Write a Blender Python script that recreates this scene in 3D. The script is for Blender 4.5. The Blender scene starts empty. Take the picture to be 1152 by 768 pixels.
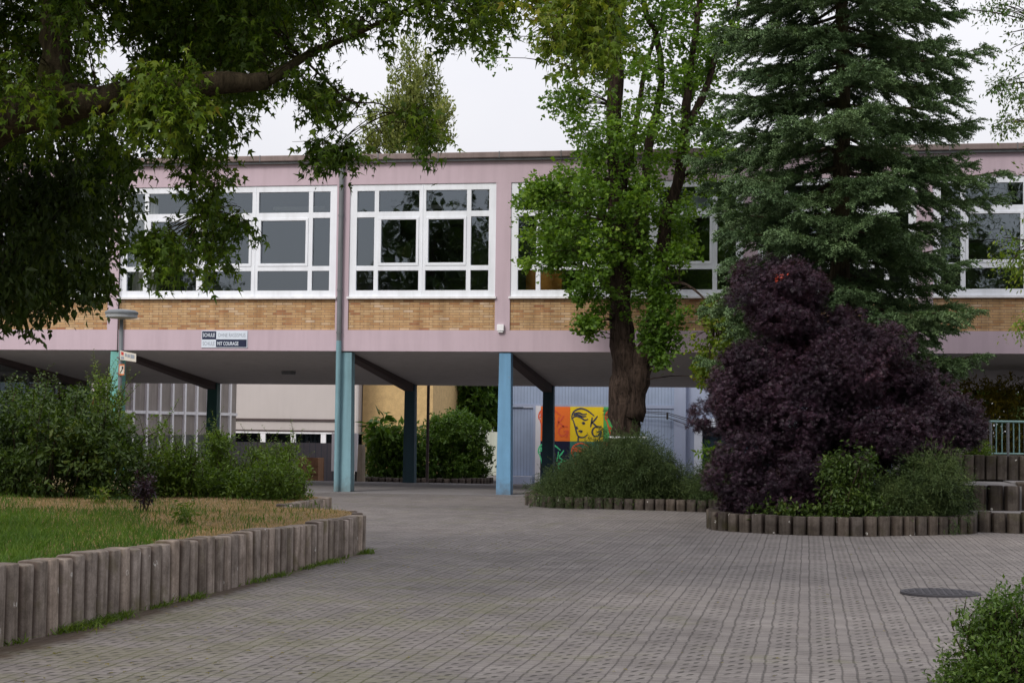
import bpy, bmesh, math, random
import numpy as np
from mathutils import Vector, Matrix
D = bpy.data
scn = bpy.context.scene
COL = scn.collection
rng = np.random.default_rng(7)
random.seed(7)
PI = math.pi

# ------------------------------------------------------------------ camera geometry (metres, Y runs square to the school front)
FPX = 1838.0
YAW, PITCH, ROLL = math.radians(9.9), math.atan(96 / 1838), 0.012
EYE = np.array([0, 0, 1.65])
Fv = np.array([-math.sin(YAW) * math.cos(PITCH), math.cos(YAW) * math.cos(PITCH), math.sin(PITCH)])
r0 = np.array([math.cos(YAW), math.sin(YAW), 0.0])
u0 = np.cross(r0, Fv)
Rv = math.cos(ROLL) * r0 + math.sin(ROLL) * u0
Uv = -math.sin(ROLL) * r0 + math.cos(ROLL) * u0


def ray(x, y):
    return Fv + (x - 576) / FPX * Rv - (y - 384) / FPX * Uv


def at_y(x, y, Y):
    d = ray(x, y)
    return EYE + d * (Y / d[1])


def at_z(x, y, z):
    d = ray(x, y)
    return EYE + d * ((z - 1.65) / d[2])


cam = D.objects.new('camera', D.cameras.new('camera'))
COL.objects.link(cam)
M4 = Matrix(((Rv[0], Uv[0], -Fv[0], EYE[0]), (Rv[1], Uv[1], -Fv[1], EYE[1]), (Rv[2], Uv[2], -Fv[2], EYE[2]), (0, 0, 0, 1)))
cam.matrix_world = M4
cam.data.sensor_width = 36
cam.data.lens = 36 * FPX / 1152
cam.data.clip_end = 2000
cam.data.clip_start = 0.1
scn.camera = cam

# ------------------------------------------------------------------ materials
MATS = {}


def newmat(name):
    m = D.materials.new(name)
    m.use_nodes = True
    nt = m.node_tree
    nt.nodes.clear()
    out = nt.nodes.new('ShaderNodeOutputMaterial')
    MATS[name] = m
    return m, nt, out


def nd(nt, t, **kw):
    n = nt.nodes.new(t)
    for k, v in kw.items():
        if k in n.inputs and not hasattr(n, k):
            n.inputs[k].default_value = v
        elif hasattr(n, k):
            setattr(n, k, v)
        else:
            n.inputs[k].default_value = v
    return n


def lk(nt, a, b):
    nt.links.new(a, b)


def mth(nt, op, a, b=None, c=None, clamp=False):
    n = nt.nodes.new('ShaderNodeMath')
    n.operation = op
    n.use_clamp = clamp
    for i, v in enumerate((a, b, c)):
        if v is None:
            continue
        if isinstance(v, (int, float)):
            n.inputs[i].default_value = v
        else:
            nt.links.new(v, n.inputs[i])
    return n.outputs[0]


def ramp(nt, fac, stops):
    n = nt.nodes.new('ShaderNodeValToRGB')
    e = n.color_ramp.elements
    e[0].position, e[0].color = stops[0][0], (*stops[0][1], 1)
    e[1].position, e[1].color = stops[-1][0], (*stops[-1][1], 1)
    for p, c in stops[1:-1]:
        q = e.new(p)
        q.color = (*c, 1)
    nt.links.new(fac, n.inputs[0])
    return n.outputs[0]


def mixc(nt, fac, a, b, mode='MIX'):
    n = nt.nodes.new('ShaderNodeMix')
    n.data_type = 'RGBA'
    n.blend_type = mode
    for sock, v in ((n.inputs[0], fac), (n.inputs[6], a), (n.inputs[7], b)):
        if isinstance(v, (int, float)):
            sock.default_value = v
        elif isinstance(v, tuple):
            sock.default_value = (*v, 1)
        else:
            nt.links.new(v, sock)
    return n.outputs[2]


def noise(nt, vec, scale, detail=4, rough=0.6, dist=0):
    n = nd(nt, 'ShaderNodeTexNoise', Scale=scale, Detail=detail, Roughness=rough, Distortion=dist)
    if vec is not None:
        nt.links.new(vec, n.inputs['Vector'])
    return n.outputs['Fac']


def mapping(nt, scale=(1, 1, 1), coord='Object'):
    tc = nt.nodes.new('ShaderNodeTexCoord')
    mp = nt.nodes.new('ShaderNodeMapping')
    mp.inputs['Scale'].default_value = scale
    nt.links.new(tc.outputs[coord], mp.inputs[0])
    return mp.outputs[0]


def geopos(nt, scale=(1, 1, 1)):
    g = nt.nodes.new('ShaderNodeNewGeometry')
    mp = nt.nodes.new('ShaderNodeMapping')
    mp.inputs['Scale'].default_value = scale
    nt.links.new(g.outputs['Position'], mp.inputs[0])
    return mp.outputs[0]


def principled(nt, out, color, rough=0.8, spec=0.3, bump=None, bstr=0.3, bdist=0.01, metal=0):
    b = nd(nt, 'ShaderNodeBsdfPrincipled')
    if isinstance(color, tuple):
        b.inputs['Base Color'].default_value = (*color, 1)
    else:
        nt.links.new(color, b.inputs['Base Color'])
    if isinstance(rough, (int, float)):
        b.inputs['Roughness'].default_value = rough
    else:
        nt.links.new(rough, b.inputs['Roughness'])
    b.inputs['Specular IOR Level'].default_value = spec
    b.inputs['Metallic'].default_value = metal
    if bump is not None:
        bn = nd(nt, 'ShaderNodeBump', Strength=bstr, Distance=bdist)
        nt.links.new(bump, bn.inputs['Height'])
        nt.links.new(bn.outputs[0], b.inputs['Normal'])
    nt.links.new(b.outputs[0], out.inputs[0])
    return b


def paint(name, col, var=0.12, rough=0.6, scale=2.0, dirt=0.25, spec=0.3, streak=True):
    """weathered paint or render: soft mottling plus faint vertical streaks"""
    m, nt, out = newmat(name)
    v = geopos(nt)
    n1 = noise(nt, v, scale, 6, 0.65)
    n2 = noise(nt, geopos(nt, (3.0, 3.0, 0.25)), 1.6, 5, 0.6) if streak else noise(nt, v, scale * 6, 3)
    c = mixc(nt, 1.0, col, ramp(nt, n1, [(0.25, (1 - var,) * 3), (0.75, (1 + var * 0.6,) * 3)]), 'MULTIPLY')
    c = mixc(nt, 1.0, c, ramp(nt, n2, [(0.3, (1 - dirt, 1 - dirt, 1 - dirt * 1.05)), (0.6, (1.0, 1.0, 1.0))]), 'MULTIPLY')
    principled(nt, out, c, rough, spec, noise(nt, v, 60, 3), 0.15, 0.004)
    return m


def foot_grime(name):
    """splash dirt and scuffs near the ground"""
    m = MATS[name]; nt = m.node_tree
    b = next(n for n in nt.nodes if n.type == 'BSDF_PRINCIPLED')
    src = b.inputs['Base Color'].links[0].from_socket
    g = nt.nodes.new('ShaderNodeNewGeometry')
    s = nt.nodes.new('ShaderNodeSeparateXYZ')
    lk(nt, g.outputs['Position'], s.inputs[0])
    h = mth(nt, 'SUBTRACT', 0.55, s.outputs[2])
    f = mth(nt, 'MULTIPLY', mth(nt, 'ADD', h, mth(nt, 'MULTIPLY', mth(nt, 'SUBTRACT', noise(nt, g.outputs['Position'], 7, 6, 0.7), 0.62), 1.1)), 1.6, clamp=True)
    chips = mth(nt, 'MULTIPLY', mth(nt, 'GREATER_THAN', noise(nt, g.outputs['Position'], 11, 4, 0.8), 0.69), 0.7)
    c = mixc(nt, mth(nt, 'MULTIPLY', f, 0.75), src, (0.09, 0.075, 0.06))
    c = mixc(nt, chips, c, (0.20, 0.20, 0.19))
    lk(nt, c, b.inputs['Base Color'])


def leafmat(name, stops, trans=0.35, rough=0.5, big=0.6):
    m, nt, out = newmat(name)
    g = nt.nodes.new('ShaderNodeNewGeometry')
    r = g.outputs['Random Per Island']
    n = noise(nt, g.outputs['Position'], big, 3)
    f = mth(nt, 'ADD', mth(nt, 'MULTIPLY', r, 0.55), mth(nt, 'MULTIPLY', mth(nt, 'SUBTRACT', n, 0.5), 1.3), clamp=False)
    f = mth(nt, 'ADD', f, 0.2, clamp=True)
    c = ramp(nt, f, stops)
    b = nd(nt, 'ShaderNodeBsdfPrincipled', Roughness=rough)
    b.inputs['Specular IOR Level'].default_value = 0.25
    lk(nt, c, b.inputs['Base Color'])
    t = nt.nodes.new('ShaderNodeBsdfTranslucent')
    lk(nt, mixc(nt, 1.0, c, (1.25, 1.35, 0.5), 'MULTIPLY'), t.inputs[0])
    mx = nt.nodes.new('ShaderNodeMixShader')
    mx.inputs[0].default_value = trans
    lk(nt, b.outputs[0], mx.inputs[1])
    lk(nt, t.outputs[0], mx.inputs[2])
    lk(nt, mx.outputs[0], out.inputs[0])
    return m


# pavers: strips of small blocks, pairs of long joints, staggered open notches, moss
def mat_pavers():
    m, nt, out = newmat('pavers')
    g = nt.nodes.new('ShaderNodeNewGeometry')
    s = nt.nodes.new('ShaderNodeSeparateXYZ')
    lk(nt, g.outputs['Position'], s.inputs[0])
    wob = mth(nt, 'MULTIPLY', mth(nt, 'SUBTRACT', noise(nt, g.outputs['Position'], 1.3, 5), 0.5), 0.03)
    wob2 = mth(nt, 'MULTIPLY', mth(nt, 'SUBTRACT', noise(nt, geopos(nt, (9, 9, 1)), 1.0, 2), 0.5), 0.008)
    X = mth(nt, 'ADD', mth(nt, 'ADD', s.outputs[0], wob), mth(nt, 'ADD', wob2, mth(nt, 'MULTIPLY', s.outputs[1], -0.0065)))
    Y = mth(nt, 'ADD', s.outputs[1], wob2)
    P = 0.313
    rw = nt.nodes.new('ShaderNodeTexWhiteNoise')
    rw.noise_dimensions = '1D'
    lk(nt, mth(nt, 'FLOOR', mth(nt, 'DIVIDE', mth(nt, 'ADD', Y, 50.0), 0.105)), rw.inputs['W'])
    X = mth(nt, 'ADD', X, mth(nt, 'MULTIPLY', mth(nt, 'SUBTRACT', rw.outputs['Value'], 0.5), 0.012))
    uu = mth(nt, 'DIVIDE', mth(nt, 'ADD', X, 100.14), P)
    fu = mth(nt, 'MULTIPLY', mth(nt, 'FRACT', uu), P)
    iu = mth(nt, 'FLOOR', uu)

    def lineat(val, c, w):      # 1 on a joint centred at c
        return mth(nt, 'SUBTRACT', 1.0, mth(nt, 'SMOOTH_MIN', 1.0, mth(nt, 'DIVIDE', mth(nt, 'ABSOLUTE', mth(nt, 'SUBTRACT', val, c)), w), 0.2), clamp=True)
    j1 = lineat(fu, 0.006, 0.011)
    j1b = lineat(fu, P, 0.007)
    j2 = lineat(fu, 0.217, 0.011)
    jl = mth(nt, 'MAXIMUM', mth(nt, 'MAXIMUM', j1, j1b), j2)
    # cross joints
    fv = mth(nt, 'FRACT', mth(nt, 'DIVIDE', mth(nt, 'ADD', Y, 50.0), 0.105))
    iv = mth(nt, 'FLOOR', mth(nt, 'DIVIDE', mth(nt, 'ADD', Y, 50.0), 0.105))
    jc = mth(nt, 'MULTIPLY', lineat(fv, 0.5, 0.10), 0.62)
    # notches

    def dots(cu, ph):
        v = mth(nt, 'MULTIPLY', mth(nt, 'SUBTRACT', mth(nt, 'FRACT', mth(nt, 'ADD', mth(nt, 'DIVIDE', Y, 0.21), ph)), 0.5), 0.21)
        du = mth(nt, 'DIVIDE', mth(nt, 'ADD', mth(nt, 'SUBTRACT', fu, cu), mth(nt, 'MULTIPLY', v, -0.35)), 0.017)
        dv = mth(nt, 'DIVIDE', v, 0.047)
        rr = mth(nt, 'ADD', mth(nt, 'POWER', mth(nt, 'ABSOLUTE', du), 2.0), mth(nt, 'POWER', mth(nt, 'ABSOLUTE', dv), 2.0))
        return mth(nt, 'MULTIPLY', mth(nt, 'SUBTRACT', 1.25, rr, clamp=True), 1.5, clamp=True)
    dt = mth(nt, 'MAXIMUM', dots(0.078, 0.0), dots(0.148, 0.5))
    dmask = mth(nt, 'MULTIPLY', mth(nt, 'SUBTRACT', noise(nt, g.outputs['Position'], 0.8, 4), 0.22), 4.0, clamp=True)
    jit = noise(nt, geopos(nt, (4, 9, 1)), 2.6, 2)
    dt = mth(nt, 'MULTIPLY', mth(nt, 'MULTIPLY', dt, dmask), mth(nt, 'MULTIPLY', mth(nt, 'SUBTRACT', jit, 0.28), 5, clamp=True))
    # per-stone tint
    cb = nt.nodes.new('ShaderNodeCombineXYZ')
    strip = mth(nt, 'GREATER_THAN', fu, 0.215)
    lk(nt, mth(nt, 'ADD', mth(nt, 'MULTIPLY', iu, 2.0), strip), cb.inputs[0])
    lk(nt, iv, cb.inputs[1])
    wn = nt.nodes.new('ShaderNodeTexWhiteNoise')
    lk(nt, cb.outputs[0], wn.inputs['Vector'])
    tint = wn.outputs['Value']
    big = noise(nt, g.outputs['Position'], 0.22, 5, 0.6)
    mid = noise(nt, g.outputs['Position'], 2.2, 6, 0.7)
    fine = noise(nt, g.outputs['Position'], 90, 4, 0.7)
    base = ramp(nt, mid, [(0.2, (0.112, 0.100, 0.094)), (0.5, (0.163, 0.148, 0.140)), (0.8, (0.218, 0.200, 0.190))])
    base = mixc(nt, 1.0, base, ramp(nt, tint, [(0, (0.88, 0.87, 0.88)), (1, (1.10, 1.10, 1.09))]), 'MULTIPLY')
    base = mixc(nt, 1.0, base, ramp(nt, big, [(0.3, (0.74, 0.74, 0.75)), (0.5, (1.0, 1.0, 1.0)), (0.7, (1.16, 1.14, 1.12))]), 'MULTIPLY')
    base = mixc(nt, 1.0, base, ramp(nt, fine, [(0.3, (0.82, 0.82, 0.82)), (0.7, (1.12, 1.12, 1.12))]), 'MULTIPLY')
    # moss near the joints, more to the left edge beside the palisade
    ms = noise(nt, g.outputs['Position'], 1.3, 5, 0.7)
    left = mth(nt, 'MULTIPLY', mth(nt, 'ADD', mth(nt, 'MULTIPLY', s.outputs[0], -1.0), -1.2), 0.055, clamp=False)
    left = mth(nt, 'MINIMUM', mth(nt, 'MAXIMUM', left, -0.04), 0.10)
    near = mth(nt, 'MULTIPLY', mth(nt, 'SUBTRACT', 17.0, s.outputs[1]), 0.012)
    near = mth(nt, 'MINIMUM', mth(nt, 'MAXIMUM', near, -0.06), 0.05)
    msf = mth(nt, 'MULTIPLY', mth(nt, 'SUBTRACT', mth(nt, 'ADD', mth(nt, 'ADD', ms, left), near), 0.58), 7.0, clamp=True)
    joint = mth(nt, 'MAXIMUM', jl, jc)
    film = mth(nt, 'MULTIPLY', msf, mth(nt, 'ADD', 0.12, mth(nt, 'MULTIPLY', noise(nt, g.outputs['Position'], 25, 3), 0.35)))
    dark = mixc(nt, msf, (0.035, 0.031, 0.028), (0.05, 0.055, 0.014))
    c = mixc(nt, film, base, (0.12, 0.12, 0.045))
    c = mixc(nt, mth(nt, 'MULTIPLY', jl, 0.72), c, dark)
    c = mixc(nt, mth(nt, 'MULTIPLY', jc, 0.95), c, dark)
    c = mixc(nt, mth(nt, 'MULTIPLY', dt, 0.82), c, (0.016, 0.014, 0.012))
    # earth washed against the foot of the left palisade
    ed = mth(nt, 'MULTIPLY', mth(nt, 'SUBTRACT', mth(nt, 'ADD', mth(nt, 'MULTIPLY', noise(nt, g.outputs['Position'], 2.4, 5), 0.5), -5.62), s.outputs[0]), 6.0, clamp=True)
    ed = mth(nt, 'MULTIPLY', ed, mth(nt, 'LESS_THAN', s.outputs[1], 20.9))
    c = mixc(nt, mth(nt, 'MULTIPLY', ed, 0.8), c, (0.075, 0.05, 0.033))
    # pale lichen and chewing-gum specks
    vo = nd(nt, 'ShaderNodeTexVoronoi', Scale=1.4)
    lk(nt, g.outputs['Position'], vo.inputs['Vector'])
    gum = mth(nt, 'LESS_THAN', vo.outputs['Distance'], 0.022)
    c = mixc(nt, mth(nt, 'MULTIPLY', gum, 0.5), c, (0.36, 0.34, 0.33))
    h = mth(nt, 'SUBTRACT', mth(nt, 'ADD', mth(nt, 'MULTIPLY', fine, 0.15), mth(nt, 'MULTIPLY', tint, 0.35)), mth(nt, 'MAXIMUM', joint, dt))
    principled(nt, out, c, 0.85, 0.25, h, 0.55, 0.012)
    return m


def mat_brick():
    m, nt, out = newmat('yellow_brick')
    g = nt.nodes.new('ShaderNodeNewGeometry')
    s = nt.nodes.new('ShaderNodeSeparateXYZ')
    lk(nt, g.outputs['Position'], s.inputs[0])
    cb = nt.nodes.new('ShaderNodeCombineXYZ')
    lk(nt, mth(nt, 'ADD', s.outputs[0], s.outputs[1]), cb.inputs[0])
    lk(nt, mth(nt, 'ADD', s.outputs[2], 0.013), cb.inputs[1])
    br = nt.nodes.new('ShaderNodeTexBrick')
    lk(nt, cb.outputs[0], br.inputs['Vector'])
    br.inputs['Scale'].default_value = 1.0
    br.inputs['Brick Width'].default_value = 0.25
    br.inputs['Row Height'].default_value = 0.0625
    br.inputs['Mortar Size'].default_value = 0.009
    br.inputs['Mortar Smooth'].default_value = 0.3
    br.offset = 0.37
    br.inputs['Color1'].default_value = (0, 0, 0, 1)
    br.inputs['Color2'].default_value = (1, 1, 1, 1)
    br.inputs['Mortar'].default_value = (0.5, 0.5, 0.5, 1)
    fac = br.outputs['Fac']
    iv = mth(nt, 'FLOOR', mth(nt, 'DIVIDE', mth(nt, 'ADD', s.outputs[2], 0.013), 0.0625))
    cb2 = nt.nodes.new('ShaderNodeCombineXYZ')
    lk(nt, br.outputs['Color'], cb2.inputs[0])
    lk(nt, iv, cb2.inputs[1])
    wn = nt.nodes.new('ShaderNodeTexWhiteNoise')
    lk(nt, cb2.outputs[0], wn.inputs['Vector'])
    c = ramp(nt, wn.outputs['Value'], [(0.0, (0.32, 0.14, 0.07)), (0.05, (0.42, 0.225, 0.10)), (0.3, (0.48, 0.295, 0.14)), (0.6, (0.52, 0.335, 0.165)), (0.9, (0.54, 0.37, 0.20)), (1.0, (0.58, 0.44, 0.31))])
    c = mixc(nt, 1.0, c, ramp(nt, noise(nt, g.outputs['Position'], 3, 5), [(0.3, (0.85,) * 3), (0.7, (1.12,) * 3)]), 'MULTIPLY')
    c = mixc(nt, mth(nt, 'MULTIPLY', fac, 0.9), c, (0.24, 0.17, 0.12))
    # stain runs under the sill
    st = noise(nt, geopos(nt, (5, 5, 0.4)), 1.4, 4)
    c = mixc(nt, 1.0, c, ramp(nt, st, [(0.35, (0.78, 0.76, 0.74)), (0.6, (1, 1, 1))]), 'MULTIPLY')
    principled(nt, out, c, 0.85, 0.2, mth(nt, 'SUBTRACT', 1.0, fac), 0.4, 0.01)
    return m


def mat_bark(name, c1, c2, sc=1.0, moss=None):
    m, nt, out = newmat(name)
    v = geopos(nt, (7 * sc, 7 * sc, 1.1 * sc))
    n = noise(nt, v, 2.6, 8, 0.7, 0.6)
    c = ramp(nt, n, [(0.36, c1), (0.64, c2)])
    if moss:
        c = mixc(nt, mth(nt, 'MULTIPLY', mth(nt, 'SUBTRACT', noise(nt, geopos(nt), 2.0, 5), 0.45), 5, clamp=True), c, moss)
    principled(nt, out, c, 0.95, 0.1, n, 1.0, 0.06)
    return m


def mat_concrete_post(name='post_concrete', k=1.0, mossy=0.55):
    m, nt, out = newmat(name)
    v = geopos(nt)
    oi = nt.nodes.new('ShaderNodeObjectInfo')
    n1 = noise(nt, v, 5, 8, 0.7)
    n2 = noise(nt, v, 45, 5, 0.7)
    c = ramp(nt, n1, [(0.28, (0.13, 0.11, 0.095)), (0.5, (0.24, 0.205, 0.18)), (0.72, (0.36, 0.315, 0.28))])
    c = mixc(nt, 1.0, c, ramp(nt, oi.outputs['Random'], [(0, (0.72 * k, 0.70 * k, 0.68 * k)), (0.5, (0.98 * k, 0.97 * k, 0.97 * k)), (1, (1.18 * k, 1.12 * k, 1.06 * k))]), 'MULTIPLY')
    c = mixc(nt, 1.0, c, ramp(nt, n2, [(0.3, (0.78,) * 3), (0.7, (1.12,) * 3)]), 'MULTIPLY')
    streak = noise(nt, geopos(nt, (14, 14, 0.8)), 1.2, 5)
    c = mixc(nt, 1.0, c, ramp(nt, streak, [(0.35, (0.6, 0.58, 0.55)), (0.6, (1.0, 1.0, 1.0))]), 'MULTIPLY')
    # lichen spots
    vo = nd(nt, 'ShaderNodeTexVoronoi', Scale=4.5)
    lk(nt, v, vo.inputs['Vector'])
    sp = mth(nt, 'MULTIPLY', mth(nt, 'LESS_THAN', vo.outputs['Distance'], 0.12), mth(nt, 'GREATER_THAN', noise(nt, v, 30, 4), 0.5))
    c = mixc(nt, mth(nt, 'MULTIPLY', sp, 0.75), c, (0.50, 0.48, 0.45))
    # dark bands on the post sides: painted groove shade plus some grime
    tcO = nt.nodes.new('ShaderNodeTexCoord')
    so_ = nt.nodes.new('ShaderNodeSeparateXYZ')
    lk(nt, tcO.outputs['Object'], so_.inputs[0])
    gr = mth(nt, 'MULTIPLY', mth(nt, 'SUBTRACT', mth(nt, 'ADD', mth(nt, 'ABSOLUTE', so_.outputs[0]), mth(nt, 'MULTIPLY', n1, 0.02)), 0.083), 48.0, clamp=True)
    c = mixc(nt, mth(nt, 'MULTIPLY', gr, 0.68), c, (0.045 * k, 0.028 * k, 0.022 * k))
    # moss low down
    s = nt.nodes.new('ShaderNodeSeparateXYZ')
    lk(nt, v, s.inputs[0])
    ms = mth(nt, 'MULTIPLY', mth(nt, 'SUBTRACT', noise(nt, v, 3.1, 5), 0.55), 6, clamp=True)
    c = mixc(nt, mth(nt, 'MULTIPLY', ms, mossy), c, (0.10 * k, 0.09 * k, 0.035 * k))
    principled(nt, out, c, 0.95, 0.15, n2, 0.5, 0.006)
    return m


def mat_soil(name, cols, sc=3.0, bump=0.03):
    m, nt, out = newmat(name)
    v = geopos(nt)
    n = noise(nt, v, sc, 8, 0.7)
    n2 = noise(nt, v, sc * 14, 5, 0.7)
    f = mth(nt, 'ADD', mth(nt, 'MULTIPLY', n, 0.6), mth(nt, 'MULTIPLY', n2, 0.4))
    c = ramp(nt, f, [(0.3, cols[0]), (0.5, cols[1]), (0.7, cols[2])])
    principled(nt, out, c, 1.0, 0.1, n2, 0.8, bump)
    return m


def mat_glass(name='window_glass', refl=0.16, tint=(0.75, 0.8, 0.82), wav=0.0025, fk=0.6):
    m, nt, out = newmat(name)
    tr = nt.nodes.new('ShaderNodeBsdfTransparent')
    tr.inputs[0].default_value = (*tint, 1)
    gl = nt.nodes.new('ShaderNodeBsdfGlossy')
    gl.inputs['Roughness'].default_value = 0.015
    gl.inputs['Color'].default_value = (0.78, 0.90, 1.0, 1)
    bn = nd(nt, 'ShaderNodeBump', Strength=1.0, Distance=wav)
    lk(nt, noise(nt, geopos(nt), 1.3, 2), bn.inputs['Height'])
    lk(nt, bn.outputs[0], gl.inputs['Normal'])
    fr = nt.nodes.new('ShaderNodeLayerWeight')
    fr.inputs[0].default_value = 0.25
    mx = nt.nodes.new('ShaderNodeMixShader')
    lk(nt, mth(nt, 'ADD', mth(nt, 'MULTIPLY', fr.outputs['Fresnel'], fk), refl, clamp=True), mx.inputs[0])
    lk(nt, tr.outputs[0], mx.inputs[1])
    lk(nt, gl.outputs[0], mx.inputs[2])
    lk(nt, mx.outputs[0], out.inputs[0])
    return m


def mat_ribs(name, col, axis=0, pitch=0.12, deep=0.45):
    m, nt, out = newmat(name)
    g = nt.nodes.new('ShaderNodeNewGeometry')
    s = nt.nodes.new('ShaderNodeSeparateXYZ')
    lk(nt, g.outputs['Position'], s.inputs[0])
    f = mth(nt, 'FRACT', mth(nt, 'DIVIDE', s.outputs[axis], pitch))
    w = mth(nt, 'PINGPONG', f, 0.5)
    c = mixc(nt, 1.0, col, ramp(nt, noise(nt, g.outputs['Position'], 1.2, 5), [(0.3, (0.88,) * 3), (0.7, (1.08,) * 3)]), 'MULTIPLY')
    groove = mth(nt, 'LESS_THAN', w, 0.07)
    c = mixc(nt, mth(nt, 'MULTIPLY', groove, deep), c, (0.08, 0.09, 0.12))
    principled(nt, out, c, 0.5, 0.3, w, 0.5, 0.02)
    return m


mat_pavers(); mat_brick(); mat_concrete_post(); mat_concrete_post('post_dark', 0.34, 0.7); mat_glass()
mat_glass('hall_glass', 0.02, (0.6, 0.65, 0.65), fk=0.12)
mat_bark('bark', (0.014, 0.010, 0.008), (0.075, 0.052, 0.040))
mat_bark('bark_maple', (0.018, 0.014, 0.008), (0.075, 0.058, 0.035), 0.8, (0.045, 0.045, 0.012))
mat_bark('bark_spruce', (0.03, 0.024, 0.015), (0.09, 0.072, 0.045), 1.2, (0.06, 0.06, 0.02))
mat_soil('soil', [(0.03, 0.022, 0.014), (0.06, 0.045, 0.03), (0.10, 0.078, 0.052)])
mat_soil('dark_earth', [(0.012, 0.009, 0.006), (0.025, 0.018, 0.012), (0.04, 0.03, 0.02)])
mat_soil('lawn_base', [(0.10, 0.09, 0.035), (0.20, 0.15, 0.08), (0.32, 0.23, 0.14)])
mat_soil('ground_far', [(0.10, 0.095, 0.09), (0.15, 0.14, 0.135), (0.19, 0.18, 0.17)], 1.2, 0.01)
mat_soil('passage_concrete', [(0.12, 0.11, 0.11), (0.17, 0.16, 0.16), (0.21, 0.20, 0.2)], 0.9, 0.004)
paint('pink', (0.50, 0.395, 0.445), 0.06, 0.8, 0.9, 0.09)
paint('white_frame', (0.76, 0.79, 0.84), 0.06, 0.45, 1.5, 0.12)
paint('white_trim', (0.80, 0.80, 0.82), 0.08, 0.6, 1.5, 0.15)
paint('roof_edge', (0.22, 0.17, 0.16), 0.15, 0.6, 1.5, 0.3)
paint('roof_felt', (0.09, 0.09, 0.09), 0.2, 0.9, 1.0, 0.2)
paint('ceiling_plaster', (0.50, 0.47, 0.46), 0.06, 0.9, 0.7, 0.10, streak=False)
paint('beam_brown', (0.085, 0.062, 0.06), 0.1, 0.8, 1.0, 0.1)
paint('turquoise', (0.16, 0.42, 0.38), 0.12, 0.5, 2.0, 0.3)
paint('pale_teal', (0.19, 0.335, 0.385), 0.12, 0.5, 2.0, 0.3)
paint('sky_blue', (0.15, 0.32, 0.50), 0.10, 0.5, 2.0, 0.2)
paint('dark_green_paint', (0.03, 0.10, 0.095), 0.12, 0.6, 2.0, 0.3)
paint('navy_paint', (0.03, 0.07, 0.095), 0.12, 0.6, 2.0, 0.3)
paint('zinc', (0.16, 0.17, 0.18), 0.15, 0.5, 3.0, 0.3)
paint('lamp_grey', (0.15, 0.165, 0.18), 0.12, 0.5, 6.0, 0.2)
paint('lamp_lens', (0.34, 0.36, 0.38), 0.1, 0.4, 6.0, 0.2)
paint('room_wall', (0.16, 0.145, 0.12), 0.05, 0.9, 1.0, 0.05)
paint('curtain_cloth', (0.55, 0.52, 0.46), 0.1, 0.9, 3.0, 0.1)
paint('ochre', (0.50, 0.22, 0.035), 0.1, 0.7, 3.0, 0.1)
paint('beige_render', (0.50, 0.46, 0.44), 0.05, 0.9, 0.8, 0.04)
paint('yellow_render', (0.60, 0.42, 0.20), 0.22, 0.95, 5.0, 0.25, streak=False)
paint('pale_render', (0.52, 0.55, 0.47), 0.1, 0.9, 1.0, 0.2)
paint('stone', (0.25, 0.21, 0.16), 0.25, 0.95, 4.0, 0.3)
paint('dark_metal', (0.03, 0.028, 0.027), 0.2, 0.6, 3.0, 0.3)
paint('black', (0.012, 0.013, 0.02), 0.1, 0.4, 3.0, 0.1)
paint('dark_panel', (0.06, 0.055, 0.06), 0.2, 0.7, 1.0, 0.3)
paint('crate_wood', (0.27, 0.15, 0.085), 0.2, 0.9, 5.0, 0.3)
paint('rail_green', (0.22, 0.36, 0.34), 0.1, 0.5, 3.0, 0.2)
paint('cast_iron', (0.055, 0.052, 0.06), 0.3, 0.6, 20.0, 0.2, streak=False)
paint('blue_paint', (0.36, 0.42, 0.55), 0.05, 0.5, 1.0, 0.08)
paint('grey_curtain', (0.30, 0.27, 0.245), 0.15, 0.9, 2.0, 0.25)
paint('sign_white', (0.62, 0.68, 0.76), 0.04, 0.5, 3.0, 0.05)
paint('sign_navy', (0.012, 0.018, 0.05), 0.05, 0.5, 3.0, 0.05)
paint('sign_greytext', (0.28, 0.31, 0.36), 0.02, 0.5, 3.0, 0.02)
paint('sign_orange', (0.62, 0.18, 0.06), 0.05, 0.5, 3.0, 0.05)
paint('red_leaf', (0.55, 0.07, 0.03), 0.1, 0.6, 3.0, 0.05)
paint('sign_cream', (0.66, 0.62, 0.55), 0.1, 0.5, 12.0, 0.05)
paint('sign_red', (0.50, 0.05, 0.04), 0.05, 0.5, 3.0, 0.05)
for nme, c in dict(ban_orange=(0.95, 0.20, 0.03), ban_yellow=(0.92, 0.68, 0.02), ban_green=(0.10, 0.50, 0.13), ban_navy=(0.01, 0.013, 0.045), ban_teal=(0.05, 0.22, 0.17), ban_red=(0.72, 0.06, 0.03), ban_ink=(0.05, 0.06, 0.10), ban_mint=(0.10, 0.72, 0.30), ban_coral=(0.85, 0.13, 0.05)).items():
    paint(nme, c, 0.04, 0.6, 3.0, 0.06)
for q_ in ('pale_teal', 'sky_blue', 'turquoise'): foot_grime(q_)
mat_ribs('blue_ribs', (0.32, 0.40, 0.53), 0, 0.105)
mat_ribs('dark_ribs', (0.15, 0.14, 0.15), 0, 0.20, 0.7)
leafmat('leaf_maple', [(0.0, (0.024, 0.05, 0.005)), (0.4, (0.058, 0.108, 0.009)), (0.7, (0.115, 0.18, 0.013)), (0.93, (0.19, 0.235, 0.02)), (1.0, (0.34, 0.20, 0.03))], 0.38)
leafmat('leaf_yellow', [(0.0, (0.045, 0.09, 0.01)), (0.5, (0.11, 0.17, 0.016)), (0.85, (0.21, 0.24, 0.025)), (1.0, (0.42, 0.28, 0.03))], 0.4)
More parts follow.
